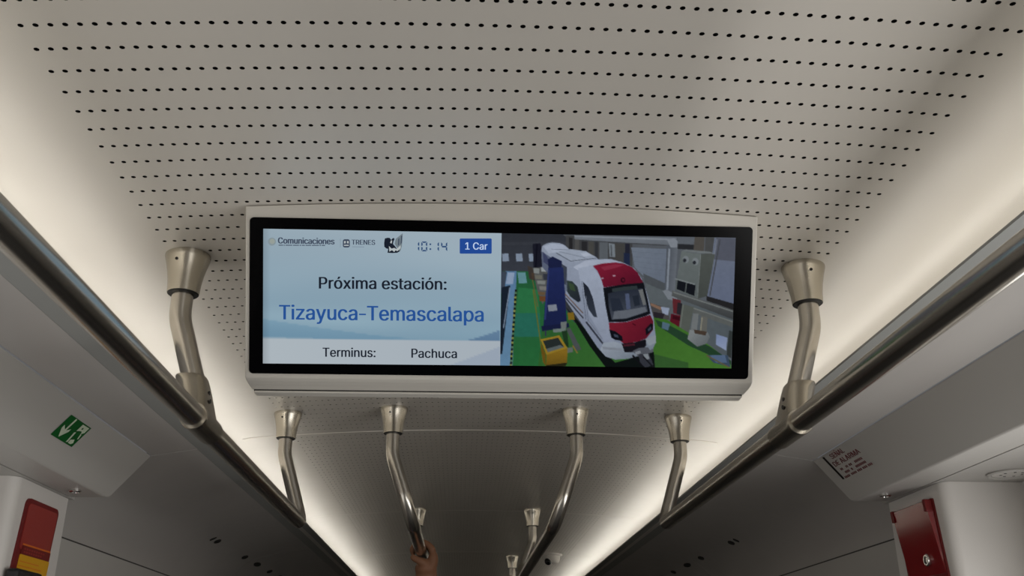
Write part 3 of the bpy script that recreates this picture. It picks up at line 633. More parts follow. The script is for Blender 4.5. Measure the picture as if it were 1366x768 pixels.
put_text('station_name', 'Tizayuca-Temascalapa', 373.2, 644.6, 425.6, 428.6, 19.2, E_blue, art, route, 0.6)
put_text('terminus_caption', 'Terminus:', 431.0, 500.8, 475.3, 475.9, 12.0, E_ink, art, route, 0.4)
put_text('terminus_name', 'Pachuca', 549.2, 609.2, 476.6, 477.2, 12.0, E_ink, art, route, 0.4)
put_text('ministry_name', 'Comunicaciones', 371.6, 446.2, 324.6, 325.8, 8.0, E_grey, art, route, 0.5)
bars = []
x = 372.0
for k, w in enumerate((6, 1.6, 9, 8, 2.2, 4, 7.6, 9.4, 2, 4.5)):
    yb = 327.0+0.3*(x-372)/64
    bars.append([(x, yb-0.6), (x+w, yb-0.6+0.005*w), (x+w, yb+0.5), (x, yb+0.5)]); x += w+0.85
flat('ministry_small_print', bars, E_grey, route, art, 0.0031)
sl = flat('ministry_seal', [circle(363.2, 322.2, 5.4)], E_seal, route, art, 0.0031)
flat('seal_centre', [circle(363.6, 321.8, 3.4, 14)], E_seal2, route, art, 0.0033)
flat('seal_divider', [[(454.0, 318), (454.5, 318), (454.5, 330), (454.0, 330)]], E_pale, route, art, 0.0031)
put_text('train_logo_word', 'TRENES', 469.6, 500.4, 326.0, 326.4, 6.4, E_grey, art, route, 0.3)
flat('train_logo_small_print', [[(470, 328.6), (486, 328.9), (486, 329.7), (470, 329.4)]], E_pale, route, art, 0.0031)
def rr2(x0, x1, y0, y1, r, n=4):
    p = []
    for cx, cy, a0 in ((x1-r, y0+r, -pi/2), (x1-r, y1-r, 0), (x0+r, y1-r, pi/2), (x0+r, y0+r, pi)):
        p += [(cx+r*cos(a0+pi/2*i/n), cy+r*sin(a0+pi/2*i/n)) for i in range(n+1)]
    return p
flat('train_logo_badge', [rr2(457.6, 466.9, 319.0, 330.0, 2.6)], E_grey, route, art, 0.0031)
flat('badge_windows', [[(459.2, 321.6), (461.4, 321.2), (461.4, 324.4), (459.2, 324.6)], [(463.2, 321.2), (465.4, 321.6), (465.4, 324.6), (463.2, 324.4)], rr2(459.0, 465.6, 326.4, 327.8, 0.5)], E_cream, route, art, 0.0033)
flat('flag_emblem_figure', [[(513.5, 318), (517, 317), (520, 317.2), (522, 320), (523.5, 318), (525.5, 317), (526.5, 319), (525, 322), (524.5, 325.5), (527, 328), (529, 331), (532, 333), (533.5, 335), (530, 337), (524, 337.4), (517, 337), (518, 332), (515, 331), (512.8, 329), (512.6, 324)]], E_ink, route, art, 0.0033)
flat('flag_emblem_cloth', [[(528, 318.5), (537.3, 311.0), (537.0, 320), (536.0, 329), (534, 335), (531.5, 334), (529, 329), (526.5, 325)]], E_flag, route, art, 0.0031)
flat('flag_emblem_light', [[(519, 328), (522.5, 331.5), (526, 330.5), (529, 332), (534.5, 327), (534.6, 331), (530, 335), (528, 333.5), (526, 336), (523, 333.5), (519.5, 335.5)], [(521.5, 320.6), (523.4, 320.8), (522.6, 324.6), (520.6, 324.0)]], E_cream, route, art, 0.0035)
flat('flag_emblem_shade', [[(531.5, 318.5), (533, 317.4), (532.6, 326.5), (531, 327.5)], [(535, 315), (536.6, 313.6), (536.0, 324), (534.4, 326)]], E_grey, route, art, 0.0034)
# seven segment clock
def segs(x0, x1, y0, y1, which):
    w = 1.9; ym = (y0+y1)/2; g = 0.55; out = []
    A = {'a': [(x0+g, y0), (x1-g, y0), (x1-g-w, y0+w), (x0+g+w, y0+w)], 'd': [(x0+g+w, y1-w), (x1-g-w, y1-w), (x1-g, y1), (x0+g, y1)],
         'g': [(x0+g, ym), (x0+g+w*.6, ym-w*.55), (x1-g-w*.6, ym-w*.55), (x1-g, ym), (x1-g-w*.6, ym+w*.55), (x0+g+w*.6, ym+w*.55)],
         'f': [(x0, y0+g), (x0+w, y0+g+w), (x0+w, ym-g-w*.4), (x0, ym-g)], 'e': [(x0, ym+g), (x0+w, ym+g+w*.4), (x0+w, y1-g-w), (x0, y1-g)],
         'b': [(x1, y0+g), (x1, ym-g), (x1-w, ym-g-w*.4), (x1-w, y0+g+w)], 'c': [(x1, ym+g), (x1, y1-g), (x1-w, y1-g-w), (x1-w, ym+g+w*.4)]}
    return [A[k] for k in which]
cl = segs(551.4, 559.4, 321.9, 334.9, 'bc')+segs(562.0, 570.0, 322.0, 335.1, 'abcdef')+segs(578.0, 585.6, 322.3, 335.3, 'bc')+segs(588.4, 596.6, 322.4, 335.4, 'bcfg')
cl += [rr2(573.0, 575.2, 324.6, 326.8, 0.3, 1), rr2(573.0, 575.2, 331.0, 333.2, 0.3, 1)]
flat('clock_digits', cl, E_clock, route, art, 0.0031)
bx = flat('car_number_box', [rr2(613.2, 655.8, 318.0, 338.2, 1.4)], E_box, route, art, 0.0031)
put_text('car_number', '1 Car', 620.8, 650.0, 332.6, 332.9, 9.4, E_boxtxt, art, route, 0.25, 0.0034)

# -- right half: picture of a white and red train in a workshop
def q(*p): return [(660+p[i]/3.4917, 300+p[i+1]/3.4917) for i in range(0, len(p), 2)]
def ln(x0, y0, x1, y1, w):
    dx, dy = x1-x0, y1-y0; l = sqrt(dx*dx+dy*dy); nx, ny = -dy/l*w/2, dx/l*w/2
    return q(x0+nx, y0+ny, x1+nx, y1+ny, x1-nx, y1-ny, x0-nx, y0-ny)
ART = []
def P(poly, c, c2=None, d=None): ART.append((poly, c, c2, d))
# hall
P(q(20, 40, 335, 40, 335, 225, 20, 225), (56, 57, 62), (66, 68, 74), (0, 40, 0, 225))
P(q(20, 80, 330, 78, 330, 92, 20, 94), (64, 65, 70))
for x in (33, 97, 157): P(q(x, 134, x+30, 132, x+33, 168, x+3, 170), (150, 160, 172))
P(q(315, 45, 1130, 45, 1130, 670, 700, 670, 600, 200), (94, 95, 96), (104, 106, 108), (400, 60, 1100, 400))
P(q(330, 48, 640, 62, 640, 200, 330, 130), (74, 72, 70))
for x, w, c in ((345, 16, (44, 42, 42)), (372, 20, (92, 88, 82)), (404, 26, (48, 46, 46)), (436, 24, (84, 80, 72)), (466, 14, (56, 56, 58)), (486, 40, (104, 106, 106)), (556, 46, (78, 74, 68)), (606, 22, (40, 40, 52))):
    P(q(x, 58, x+w, 60, x+w, 200, x, 190), c)
P(q(530, 85, 558, 88, 560, 150, 534, 148), (136, 140, 140)); P(q(538, 92, 544, 92, 546, 146, 540, 146), (90, 92, 92)); P(q(600, 130, 628, 132, 628, 190, 600, 188), (36, 44, 70))
P(q(634, 104, 806, 112, 794, 278, 690, 236, 650, 196), (128, 134, 142), (116, 122, 132), (640, 110, 800, 260))
for k in range(6): P(ln(640, 124+k*22, 800, 136+k*26, 1.6), (112, 118, 126))
P(q(690, 225, 800, 275, 800, 330, 700, 275), (88, 90, 90))
P(q(700, 270, 1110, 440, 1100, 620, 1000, 590, 720, 400), (104, 108, 106), (92, 98, 98), (720, 300, 1100, 600))
P(q(370, 48, 845, 60, 850, 96, 800, 98, 370, 66), (132, 134, 136), (118, 120, 122), (400, 50, 400, 95))
P(ln(372, 52, 820, 68, 5), (158, 160, 160)); P(ln(400, 72, 800, 95, 5), (76, 76, 76))
P(q(800, 92, 852, 92, 836, 322, 790, 304), (92, 95, 99), (120, 122, 124), (800, 200, 846, 205))
P(ln(812, 110, 802, 300, 9), (150, 153, 156)); P(q(800, 68, 835, 62, 856, 80, 850, 104, 818, 104), (150, 151, 152))
P(q(780, 306, 800, 300, 850, 330, 846, 352, 806, 346), (140, 142, 142))
P(q(850, 60, 930, 60, 930, 118, 850, 108), (108, 110, 112)); P(q(850, 88, 936, 92, 934, 116, 850, 112), (46, 46, 48))
P(q(930, 52, 976, 54, 972, 130, 924, 124), (92, 84, 74)); P(q(980, 54, 1030, 58, 1016, 150, 976, 140), (84, 82, 78))
P(q(1022, 58, 1130, 60, 1120, 372, 985, 335), (124, 128, 140), (112, 118, 136), (1060, 60, 1060, 360))
P(q(1030, 60, 1130, 62, 1125, 170, 1018, 160), (98, 98, 106)); P(ln(1048, 66, 1000, 330, 6), (82, 82, 84)); P(ln(1034, 66, 1012, 200, 4), (140, 142, 146))
P(q(868, 122, 958, 134, 940, 344, 838, 300), (118, 122, 114), (106, 110, 104), (870, 130, 870, 330))
P(q(958, 134, 1024, 136, 988, 330, 942, 344), (92, 94, 84), (80, 82, 74), (960, 150, 960, 330)); P(ln(958, 134, 942, 344, 3), (134, 136, 128))
P(q(866, 120, 960, 132, 1026, 134, 1000, 124, 890, 114), (128, 130, 124))
for cx, cy in ((888, 160), (933, 170)):
    P(q(*[w for k in range(14) for w in (cx+15*cos(2*pi*k/14), cy+17*sin(2*pi*k/14))]), (138, 140, 136)); P(q(*[w for k in range(14) for w in (cx-5+8*cos(2*pi*k/14), cy+5+9*sin(2*pi*k/14))]), (46, 48, 52))
P(q(850, 256, 934, 280, 928, 330, 846, 298), (24, 26, 32)); P(ln(892, 268, 886, 314, 4), (112, 116, 108)); P(ln(838, 250, 930, 276, 6), (140, 142, 136))
P(q(826, 304, 1112, 396, 1108, 440, 822, 330), (98, 98, 92), (72, 72, 70), (960, 340, 948, 400)); P(ln(830, 312, 1108, 402, 6), (130, 130, 122))
P(q(985, 330, 1112, 366, 1112, 396, 985, 352), (42, 40, 40))
P(q(905, 376, 1108, 446, 1106, 476, 905, 402), (104, 104, 96)); P(ln(905, 380, 1106, 450, 5), (132, 132, 122))
P(q(1030, 508, 1082, 524, 1076, 584, 1028, 556), (140, 152, 184), (160, 168, 190), (1030, 510, 1076, 580)); P(q(1090, 490, 1108, 495, 1100, 620, 1078, 606), (58, 62, 58))
P(q(720, 360, 810, 390, 812, 440, 740, 440), (84, 78, 74)); P(q(725, 362, 780, 384, 770, 396, 724, 374), (150, 110, 84)); P(q(772, 380, 812, 386, 806, 420, 780, 412), (164, 170, 184)); P(q(736, 404, 790, 412, 780, 440, 742, 436), (46, 40, 44))
P(q(826, 340, 866, 350, 862, 420, 830, 410), (110, 40, 44)); P(q(850, 360, 872, 365, 868, 420, 846, 412), (46, 42, 46))
P(q(820, 412, 872, 424, 862, 478, 812, 462), (104, 22, 34)); P(q(828, 420, 866, 430, 862, 446, 826, 436), (70, 14, 24))
P(q(872, 368, 926, 382, 902, 500, 856, 478), (98, 100, 88)); P(ln(876, 370, 862, 478, 6), (118, 120, 106))
P(q(922, 412, 948, 412, 938, 520, 906, 520), (128, 128, 122)); P(q(960, 420, 990, 430, 984, 510, 956, 505), (112, 108, 96)); P(ln(964, 430, 956, 500, 6), (156, 146, 120))
# floor
P(q(30, 215, 215, 215, 440, 560, 700, 660, 220, 670, 20, 670), (38, 104, 58), (42, 116, 56), (100, 230, 150, 650))
P(q(300, 420, 470, 500, 700, 670, 200, 670, 220, 480), (50, 106, 44), (62, 118, 46), (260, 480, 500, 660))
P(q(110, 290, 200, 300, 212, 440, 95, 430), (46, 128, 70)); P(q(96, 410, 206, 410, 214, 520, 90, 520), (40, 118, 92)); P(q(105, 220, 142, 220, 150, 270, 112, 272), (110, 160, 160))
P(q(740, 430, 800, 440, 1000, 560, 1100, 640, 1100, 670, 735, 670), (66, 118, 38), (78, 132, 44), (740, 440, 900, 660))
P(q(745, 440, 790, 455, 1000, 565, 1100, 632, 1098, 650, 900, 560, 760, 470), (40, 72, 44)); P(q(740, 600, 900, 640, 900, 670, 735, 670), (58, 100, 44))
P(q(780, 450, 815, 460, 806, 490, 776, 480), (92, 118, 130))
P(q(985, 605, 1084, 606, 1096, 660, 1016, 640), (66, 82, 100)); P(q(1000, 606, 1070, 604, 1080, 640, 1030, 640), (92, 112, 138)); P(ln(984, 606, 1090, 662, 6), (110, 96, 60))
P(q(906, 488, 990, 498, 1000, 520, 984, 552, 942, 566, 896, 530), (150, 150, 142), (118, 120, 116), (905, 500, 960, 560)); P(q(926, 486, 986, 496, 980, 514, 930, 504), (82, 64, 50))
P(q(50, 215, 102, 215, 82, 655, 16, 655), (98, 136, 168), (110, 150, 176), (60, 220, 40, 640)); P(q(60, 220, 92, 222, 84, 275, 50, 275), (160, 176, 196))
P(q(30, 215, 56, 218, 46, 290, 22, 330), (70, 78, 90)); P(q(32, 290, 72, 280, 34, 600, 18, 600), (28, 38, 50)); P(ln(70, 290, 40, 480, 5), (140, 154, 168))
for k in range(17):
    y = 300+k*21; x = 98-(y-300)*0.066; P(q(x-5, y, x+5, y, x+4, y+11, x-6, y+11), (28, 30, 22)); P(q(x-6, y+11, x+4, y+11, x+3, y+21, x-7, y+21), (150, 150, 70) if k % 3 else (96, 130, 90))
P(ln(178, 300, 226, 640, 6), (110, 116, 44)); P(ln(172, 240, 200, 380, 4), (120, 104, 50))
# clutter on the left
P(q(176, 88, 212, 84, 246, 200, 180, 200), (30, 30, 42)); P(ln(196, 90, 190, 200, 7), (18, 18, 30)); P(q(152, 190, 180, 200, 190, 260, 160, 250), (70, 60, 52))
P(q(176, 200, 244, 194, 246, 320, 222, 370, 196, 300), (98, 96, 90))
for x, y, w, h, c in ((180, 200, 28, 26, (150, 150, 140)), (214, 196, 26, 22, (176, 176, 168)), (186, 232, 34, 20, (124, 118, 100)), (224, 226, 22, 30, (58, 60, 68)), (196, 258, 40, 18, (146, 144, 132)), (206, 284, 34, 20, (140, 132, 120)), (200, 310, 34, 16, (120, 92, 60)), (206, 330, 34, 26, (124, 74, 38)), (170, 222, 14, 30, (86, 66, 50))):
    P(q(x, y, x+w, y+2, x+w-2, y+h, x+2, y+h-2), c)
# train
P(q(330, 380, 520, 600, 560, 640, 740, 590, 745, 668, 520, 668, 440, 560), (16, 22, 20))
P(q(216, 122, 220, 98, 240, 86, 266, 81, 300, 84, 326, 94, 345, 112, 352, 118, 420, 122, 470, 148, 482, 160, 540, 158, 600, 176, 648, 200, 680, 244, 704, 306, 738, 430, 750, 530, 736, 574, 690, 602, 620, 622, 560, 626, 516, 612, 478, 570, 330, 350, 318, 300, 220, 196), (170, 174, 184), (150, 155, 168), (300, 100, 420, 500))
P(q(216, 122, 245, 140, 330, 200, 330, 345, 318, 300, 220, 196), (104, 110, 128)); P(q(224, 124, 246, 150, 250, 190, 226, 172), (70, 74, 104)); P(q(310, 186, 336, 200, 336, 310, 316, 296), (118, 124, 140)); P(q(312, 182, 336, 196, 332, 280, 316, 270), (70, 74, 84))
P(q(225, 100, 262, 86, 320, 92, 345, 116, 292, 126, 250, 132), (192, 195, 204)); P(q(284, 128, 350, 112, 424, 122, 472, 152, 380, 172, 340, 165), (178, 182, 190)); P(ln(286, 130, 352, 168, 3), (84, 88, 96)); P(ln(352, 168, 470, 154, 3), (96, 100, 108)); P(ln(300, 124, 420, 152, 3), (140, 144, 152)); P(ln(262, 112, 345, 116, 2.5), (140, 144, 152)); P(q(398, 132, 432, 128, 452, 142, 414, 148), (200, 202, 208))
P(q(364, 196, 420, 166, 520, 158, 590, 172, 500, 180, 440, 190, 392, 214), (196, 198, 206), (182, 184, 194), (420, 170, 560, 175))
P(q(386, 200, 452, 190, 490, 240, 510, 300, 528, 440, 560, 560, 520, 560, 440, 420, 400, 280), (182, 186, 196), (160, 164, 176), (430, 220, 530, 540))
P(q(335, 258, 360, 262, 384, 286, 400, 352, 388, 360, 352, 334, 336, 310), (54, 66, 60), (40, 44, 52), (340, 270, 396, 350)); P(q(342, 268, 366, 276, 376, 310, 350, 300), (64, 84, 54))
P(q(410, 264, 436, 290, 456, 340, 476, 430, 460, 426, 436, 392, 418, 330), (36, 40, 50), (58, 64, 74), (415, 280, 470, 420)); P(ln(404, 262, 424, 440, 2.5), (104, 108, 120)); P(ln(424, 330, 434, 450, 2.5), (120, 124, 134))
P(ln(330, 340, 412, 434, 6), (66, 66, 74)); P(ln(424, 450, 506, 556, 8), (60, 62, 72)); P(ln(326, 320, 410, 410, 5), (124, 96, 84)); P(ln(432, 440, 500, 530, 3), (130, 132, 140))
P(q(456, 190, 500, 179, 560, 174, 600, 180, 638, 196, 664, 222, 690, 268, 600, 277, 506, 290, 494, 248, 478, 214), (148, 26, 50), (112, 18, 40), (540, 180, 590, 285))
P(q(492, 196, 560, 182, 600, 186, 560, 200, 510, 212), (164, 44, 66)); P(q(548, 234, 562, 232, 562, 238, 549, 240), (196, 150, 160)); P(q(494, 246, 506, 244, 506, 250, 496, 252), (190, 160, 170))
P(q(*[w for k in range(14) for w in (596+11*cos(2*pi*k/14), 256+12*sin(2*pi*k/14))]), (52, 10, 22)); P(q(*[w for k in range(12) for w in (597+6*cos(2*pi*k/12), 256+7*sin(2*pi*k/12))]), (110, 24, 44))
P(q(504, 292, 600, 276, 692, 268, 712, 350, 724, 412, 700, 424, 610, 450, 530, 452, 514, 370), (20, 22, 28))
P(q(526, 318, 600, 302, 686, 294, 702, 350, 712, 402, 690, 410, 610, 436, 544, 440, 530, 380), (46, 51, 62), (78, 82, 90), (600, 310, 620, 430))
P(q(545, 296, 600, 287, 662, 282, 664, 298, 600, 304, 547, 312), (54, 62, 62)); P(q(556, 400, 610, 396, 700, 380, 708, 402, 610, 434, 548, 438), (112, 114, 118)); P(q(536, 340, 580, 340, 600, 396, 546, 402), (44, 50, 62)); P(q(606, 320, 624, 318, 632, 390, 612, 394), (90, 98, 122)); P(q(668, 302, 688, 298, 704, 370, 690, 374), (124, 122, 116)); P(q(640, 330, 668, 326, 676, 372, 650, 378), (40, 46, 56))
P(q(530, 455, 612, 452, 722, 418, 737, 446, 737, 486, 704, 528, 652, 546, 600, 552, 560, 520, 534, 488), (146, 28, 46), (116, 20, 38), (560, 460, 680, 540)); P(ln(640, 458, 655, 466, 5), (80, 10, 26))
P(q(532, 486, 560, 494, 592, 518, 596, 540, 560, 534, 542, 524), (16, 18, 26)); P(q(552, 506, 572, 512, 576, 524, 556, 520), (70, 76, 90))
P(q(700, 484, 726, 456, 736, 462, 734, 488, 704, 514), (18, 18, 26)); P(q(712, 484, 726, 472, 728, 484, 714, 496), (70, 72, 84))
P(q(504, 548, 560, 542, 600, 556, 700, 534, 744, 520, 750, 545, 736, 574, 690, 602, 620, 622, 560, 626, 516, 612, 490, 580), (172, 176, 180), (140, 146, 152), (560, 550, 600, 625)); P(q(500, 566, 590, 574, 592, 584, 504, 578), (150, 152, 156))
P(q(590, 552, 650, 546, 704, 530, 704, 560, 680, 590, 604, 592), (24, 22, 28)); P(q(596, 556, 650, 550, 652, 560, 600, 566), (84, 30, 40)); P(q(700, 530, 748, 510, 750, 548, 716, 562), (160, 164, 164))
P(q(640, 586, 668, 572, 712, 568, 724, 586, 700, 612, 668, 612), (96, 96, 100)); P(q(668, 602, 716, 596, 738, 650, 700, 664, 676, 640), (58, 58, 64)); P(q(690, 600, 712, 598, 720, 622, 698, 628), (150, 152, 150)); P(q(652, 590, 676, 584, 680, 596, 656, 604), (150, 150, 150)); P(ln(690, 612, 740, 664, 7), (26, 26, 30)); P(ln(640, 606, 690, 660, 8), (20, 20, 24))
# blue jack, stands and yellow bin
P(q(246, 160, 268, 146, 312, 168, 312, 200, 250, 202), (30, 36, 72)); P(q(248, 200, 318, 196, 334, 440, 338, 468, 226, 476, 232, 380), (36, 46, 96), (28, 36, 78), (280, 210, 280, 470)); P(ln(250, 210, 234, 440, 7), (50, 62, 118)); P(q(246, 372, 286, 369, 291, 398, 250, 402), (146, 148, 152))
P(q(216, 470, 344, 456, 346, 476, 220, 494), (26, 32, 66)); P(ln(236, 490, 236, 516, 8), (54, 60, 76)); P(q(338, 408, 366, 406, 372, 440, 342, 442), (150, 112, 26)); P(q(306, 452, 334, 448, 332, 480, 308, 482), (128, 132, 122)); P(q(270, 484, 330, 480, 328, 496, 272, 500), (124, 136, 122)); P(q(330, 480, 352, 480, 402, 578, 378, 586), (84, 88, 84)); P(q(310, 494, 336, 490, 344, 570, 326, 560), (34, 62, 34)); P(ln(362, 560, 384, 596, 7), (140, 118, 50)); P(q(330, 572, 362, 568, 364, 590, 336, 596), (110, 116, 104))
P(q(214, 548, 236, 600, 236, 655, 226, 640, 214, 580), (122, 88, 20)); P(q(212, 532, 300, 513, 338, 572, 240, 604), (176, 136, 34)); P(q(224, 539, 294, 524, 322, 568, 246, 592), (44, 50, 46)); P(q(240, 576, 304, 558, 322, 568, 246, 592), (104, 110, 104)); P(q(240, 604, 338, 572, 336, 644, 238, 658), (158, 116, 26), (126, 92, 22), (280, 590, 280, 655)); P(q(238, 652, 336, 640, 330, 656, 240, 668), (44, 40, 20))

def workshop(px, py):
    c = np.zeros(px.shape+(3,)); c[:] = (60, 62, 64)
    for poly, c1, c2, d in ART:
        xs = [p[0] for p in poly]; ys = [p[1] for p in poly]
        m = (px >= min(xs)) & (px <= max(xs)) & (py >= min(ys)) & (py <= max(ys))
        if not m.any(): continue
        i, j = np.where(m); k = inside(px[i, j], py[i, j], poly); i, j = i[k], j[k]
        col = np.array(c1, float)[None, :].repeat(len(i), 0)
        if c2 is not None:
            x0, y0, x1, y1 = d; x0, y0, x1, y1 = 660+x0/3.4917, 300+y0/3.4917, 660+x1/3.4917, 300+y1/3.4917
            t = np.clip(((px[i, j]-x0)*(x1-x0)+(py[i, j]-y0)*(y1-y0))/((x1-x0)**2+(y1-y0)**2), 0, 1)[:, None]
            col = col*(1-t)+np.array(c2, float)*t
        c[i, j] = col
    nz = noise2(px-600, py-250, 5.0, 3)*0.6+noise2(px-600, py-250, 2.0, 5)*0.4
    g = c.mean(-1, keepdims=True)
    return (g+(c-g)*0.90)*(0.965+0.07*nz)[..., None]*VIDEO_GAIN*np.array([0.96, 1.0, 1.06])
VIDEO_GAIN = 0.82
video = picture('workshop_picture', ((669, 311), (981, 317), (975, 491), (667, 487)), 312, 175, workshop, 0.0026, 'lit picture of a white and red train in a green floored workshop')

# ------------------------------------------------------------------ notices on the header covers
def header_place(s):
    L = sqrt(0.105**2+0.125**2); d = Vector((s*0.105/L, 0, -0.125/L)); nrm = Vector((-s*0.125/L, 0, -0.105/L)); o = Vector((s*0.986, 0, 2.111))
    return lambda y, v, h: o+Vector((0, y, 0))+d*v+nrm*h
hl = header_place(-1); hr = header_place(1)
ex = thing('exit_sign', 'small green exit sign with white arrow and running figure on the left header', 'sign', hl(2.287, 0.0625, 0))
EY0, EY1, EV0, EV1 = 2.2218, 2.3525, 0.0312, 0.0935
def ep(u, v, h): return hl(EY0+(EY1-EY0)*u, EV0+(EV1-EV0)*v, h)
flat('sign_plate', [[(0, 0), (1, 0), (1, 1), (0, 1)]], M_green, ex, ep, 0.0012)
flat('arrow', [[(0.245, 0.03), (0.305, 0.03), (0.305, 0.58), (0.42, 0.44), (0.42, 0.58), (0.275, 0.93), (0.10, 0.58), (0.10, 0.43), (0.245, 0.58)]], M_signwhite, ex, ep, 0.0018)
flat('doorway', [[(0.62, 0.06), (0.93, 0.05), (0.93, 0.30), (0.86, 0.40), (0.80, 0.30), (0.70, 0.34), (0.62, 0.40)]], M_signwhite, ex, ep, 0.0018)
flat('running_figure', [[(0.70, 0.20), (0.73, 0.14), (0.77, 0.2), (0.73, 0.27)]], M_green, ex, ep, 0.0022)
flat('figure_limbs', [[(0.60, 0.48), (0.66, 0.44), (0.70, 0.9), (0.65, 0.95)], [(0.84, 0.38), (0.90, 0.42), (0.94, 0.62), (0.90, 0.64)], [(0.72, 0.78), (0.84, 0.70), (0.91, 0.84), (0.86, 0.93), (0.73, 0.93)]], M_signwhite, ex, ep, 0.0018)
an = thing('alarm_notice', 'dark red printed alarm notice with a black bar on the right header', 'sign', hr(2.6, 0.05, 0))
NY0, NY1, NV0, NV1 = 2.699, 2.494, 0.0075, 0.0905
def npl(u, v, h): return hr(NY0+(NY1-NY0)*u, NV0+(NV1-NV0)*v, h)
flat('notice_film', [[(0.0, -0.02), (0.86, -0.02), (1.06, 0.2), (1.06, 1.06), (0.0, 1.06)]], M_header, an, npl, 0.0008)
flat('black_bar', [[(-0.03, 0), (0.035, 0), (0.035, 1), (-0.03, 1)]], M_text_black, an, npl, 0.0014)
def nt(name, s, u0, u1, vb, cap, b=0.006): put_text(name, s, u0, u1, vb, vb, cap, M_text_red, npl, an, b, 0.0014)
nt('notice_heading', 'SEÑAL', 0.20, 0.66, 0.22, 0.19)
nt('notice_heading', 'DE ALARMA', 0.10, 1.0, 0.50, 0.19)
for v, segs_ in ((0.66, ((0.15, 0.24), (0.34, 0.42), (0.46, 0.56), (0.66, 0.92))), (0.82, ((0.20, 0.36), (0.42, 0.48), (0.58, 0.93))), (0.97, ((0.07, 0.26), (0.31, 0.5), (0.53, 0.68), (0.71, 0.86), (0.89, 1.03)))):
    o = flat('small_print', [[(a+0.0, v-0.04), (b, v-0.04), (b, v+0.045), (a, v+0.045)] for A, B in segs_ for a, b in [(A+(B-A)*k/max(1, round((B-A)/0.045)), A+(B-A)*(k+0.72)/max(1, round((B-A)/0.045))) for k in range(max(1, round((B-A)/0.045)))]], M_text_red, an, npl, 0.0014); o['kind'] = 'stuff'

# ------------------------------------------------------------------ red fittings on the two partitions
def side_place(s): return lambda y, z, h: Vector((s*(1.205-h), y, z))
sl_, sr_ = side_place(-1), side_place(1)
def plate(name, y0, y1, z0, z1, r, h0, h1, m, parent, place, skew=0.0):
    p = rr2(y0, y1, -z1, -z0, r, 5); n = len(p)
    f = lambda y, zz, h: place(y+skew*(-zz-z1), zz*-1, h)
    V = [f(y, z, h0) for y, z in p]+[f(y, z, h1) for y, z in p]
    return recalc(mesh(name, V, [(i, (i+1) % n, n+(i+1) % n, n+i) for i in range(n)]+[tuple(range(n)), tuple(range(n, 2*n))], m, parent))
ep_ = thing('emergency_panel', 'red panel with yellow lower half on the left partition', 'emergency panel', (-1.205, 2.62, 1.75))
SK = 0.10
plate('frame', 2.518, 2.722, 1.36, 1.944, 0.018, 0.0, 0.006, M_reddark, ep_, sl_, SK)
plate('red_field', 2.528, 2.712, 1.815, 1.932, 0.012, 0.005, 0.0072, M_redmatt, ep_, sl_, SK)
o = plate('orange_line', 2.533, 2.707, 1.826, 1.830, 0.001, 0.0072, 0.0080, M_orange, ep_, sl_, SK)
plate('band', 2.531, 2.709, 1.803, 1.8255, 0.002, 0.0072, 0.0080, M_reddark, ep_, sl_, SK)
plate('yellow_field', 2.528, 2.712, 1.42, 1.803, 0.004, 0.005, 0.0072, M_yellow, ep_, sl_, SK)
def skp(y, z, h): return sl_(y+SK*(z-1.944), z, h)
flat('band_print', [[(y, z), (y+w, z), (y+w, z+0.0045), (y, z+0.0045)] for z in (1.8155, 1.8075) for y, w in [(2.556+0.0145*k, 0.0105) for k in range(9 if z > 1.81 else 8)]], M_redmatt, ep_, skp, 0.0084)
flat('instruction_print', [[(2.545+0.0, z), (2.545+l, z), (2.545+l, z+0.002), (2.545, z+0.002)] for z, l in ((1.785, 0.12), (1.774, 0.14), (1.763, 0.10), (1.752, 0.13))], M_orange, ep_, skp, 0.0076)
hb = box('black_handle', (-1.199, -1.165, 2.465, 2.612, 1.70, 1.762), M_black, None, 0.008)
tag(hb, 'black rounded handle box covering the foot of the red and yellow panel', 'handle')
rc = thing('red_cover', 'glossy red cover plate with a round lock on the right partition', 'cover', (1.205, 2.62, 1.75))
plate('frame', 2.507, 2.738, 1.36, 1.953, 0.006, 0.0, 0.005, M_reddark, rc, sr_, 0.09)
ZT, ZL = 1.946, 1.60                     # a flap that stands out further at its top edge
def flap_h(z): return 0.003+(0.088*(z-1.735) if z > 1.735 else 0.0)
n_ = 20; V = []; Fc = []
for i in range(n_+1):
    z = ZL+(ZT-ZL)*i/n_
    for y, h in ((2.514, 0.004), (2.5175, flap_h(z)), (2.7275, flap_h(z)), (2.731, 0.004)): V.append(sr_(y+0.09*(z-1.953), z, h))
for i in range(n_):
    for k in range(3): Fc.append((4*i+k, 4*i+k+1, 4*i+k+5, 4*i+k+4))
Fc += [(0, 1, 2, 3), (4*n_, 4*n_+1, 4*n_+2, 4*n_+3)]
o = recalc(mesh('red_flap', V, Fc, M_red, rc)); o.data.shade_smooth(); o.data.set_sharp_from_angle(angle=0.4)
for y in (2.5205, 2.7235): plate('corner_bracket', y-0.008, y+0.008, 1.918, 1.951, 0.003, 0.004, 0.0235, M_reddark, rc, sr_, 0.09)
lk = lathe('lock', [(0.0165, 0.0), (0.0165, 0.006), (0.014, 0.0085), (0.0105, 0.0085), (0.0105, 0.005), (0.0, 0.005)], (1.205-flap_h(1.797), 2.576, 1.797), M_chrome, rc, 24, axis=(-1, 0, 0))
lathe('lock_core', [(0.0104, 0.0), (0.0104, 0.0012), (0.0, 0.0012)], (1.205-flap_h(1.797)-0.005, 2.576, 1.797), M_black, lk, 20, axis=(-1, 0, 0))
plate('key_slit', 2.5745, 2.5775, 1.79, 1.804, 0.001, flap_h(1.797)+0.006, flap_h(1.797)+0.0068, M_chrome, lk, sr_)

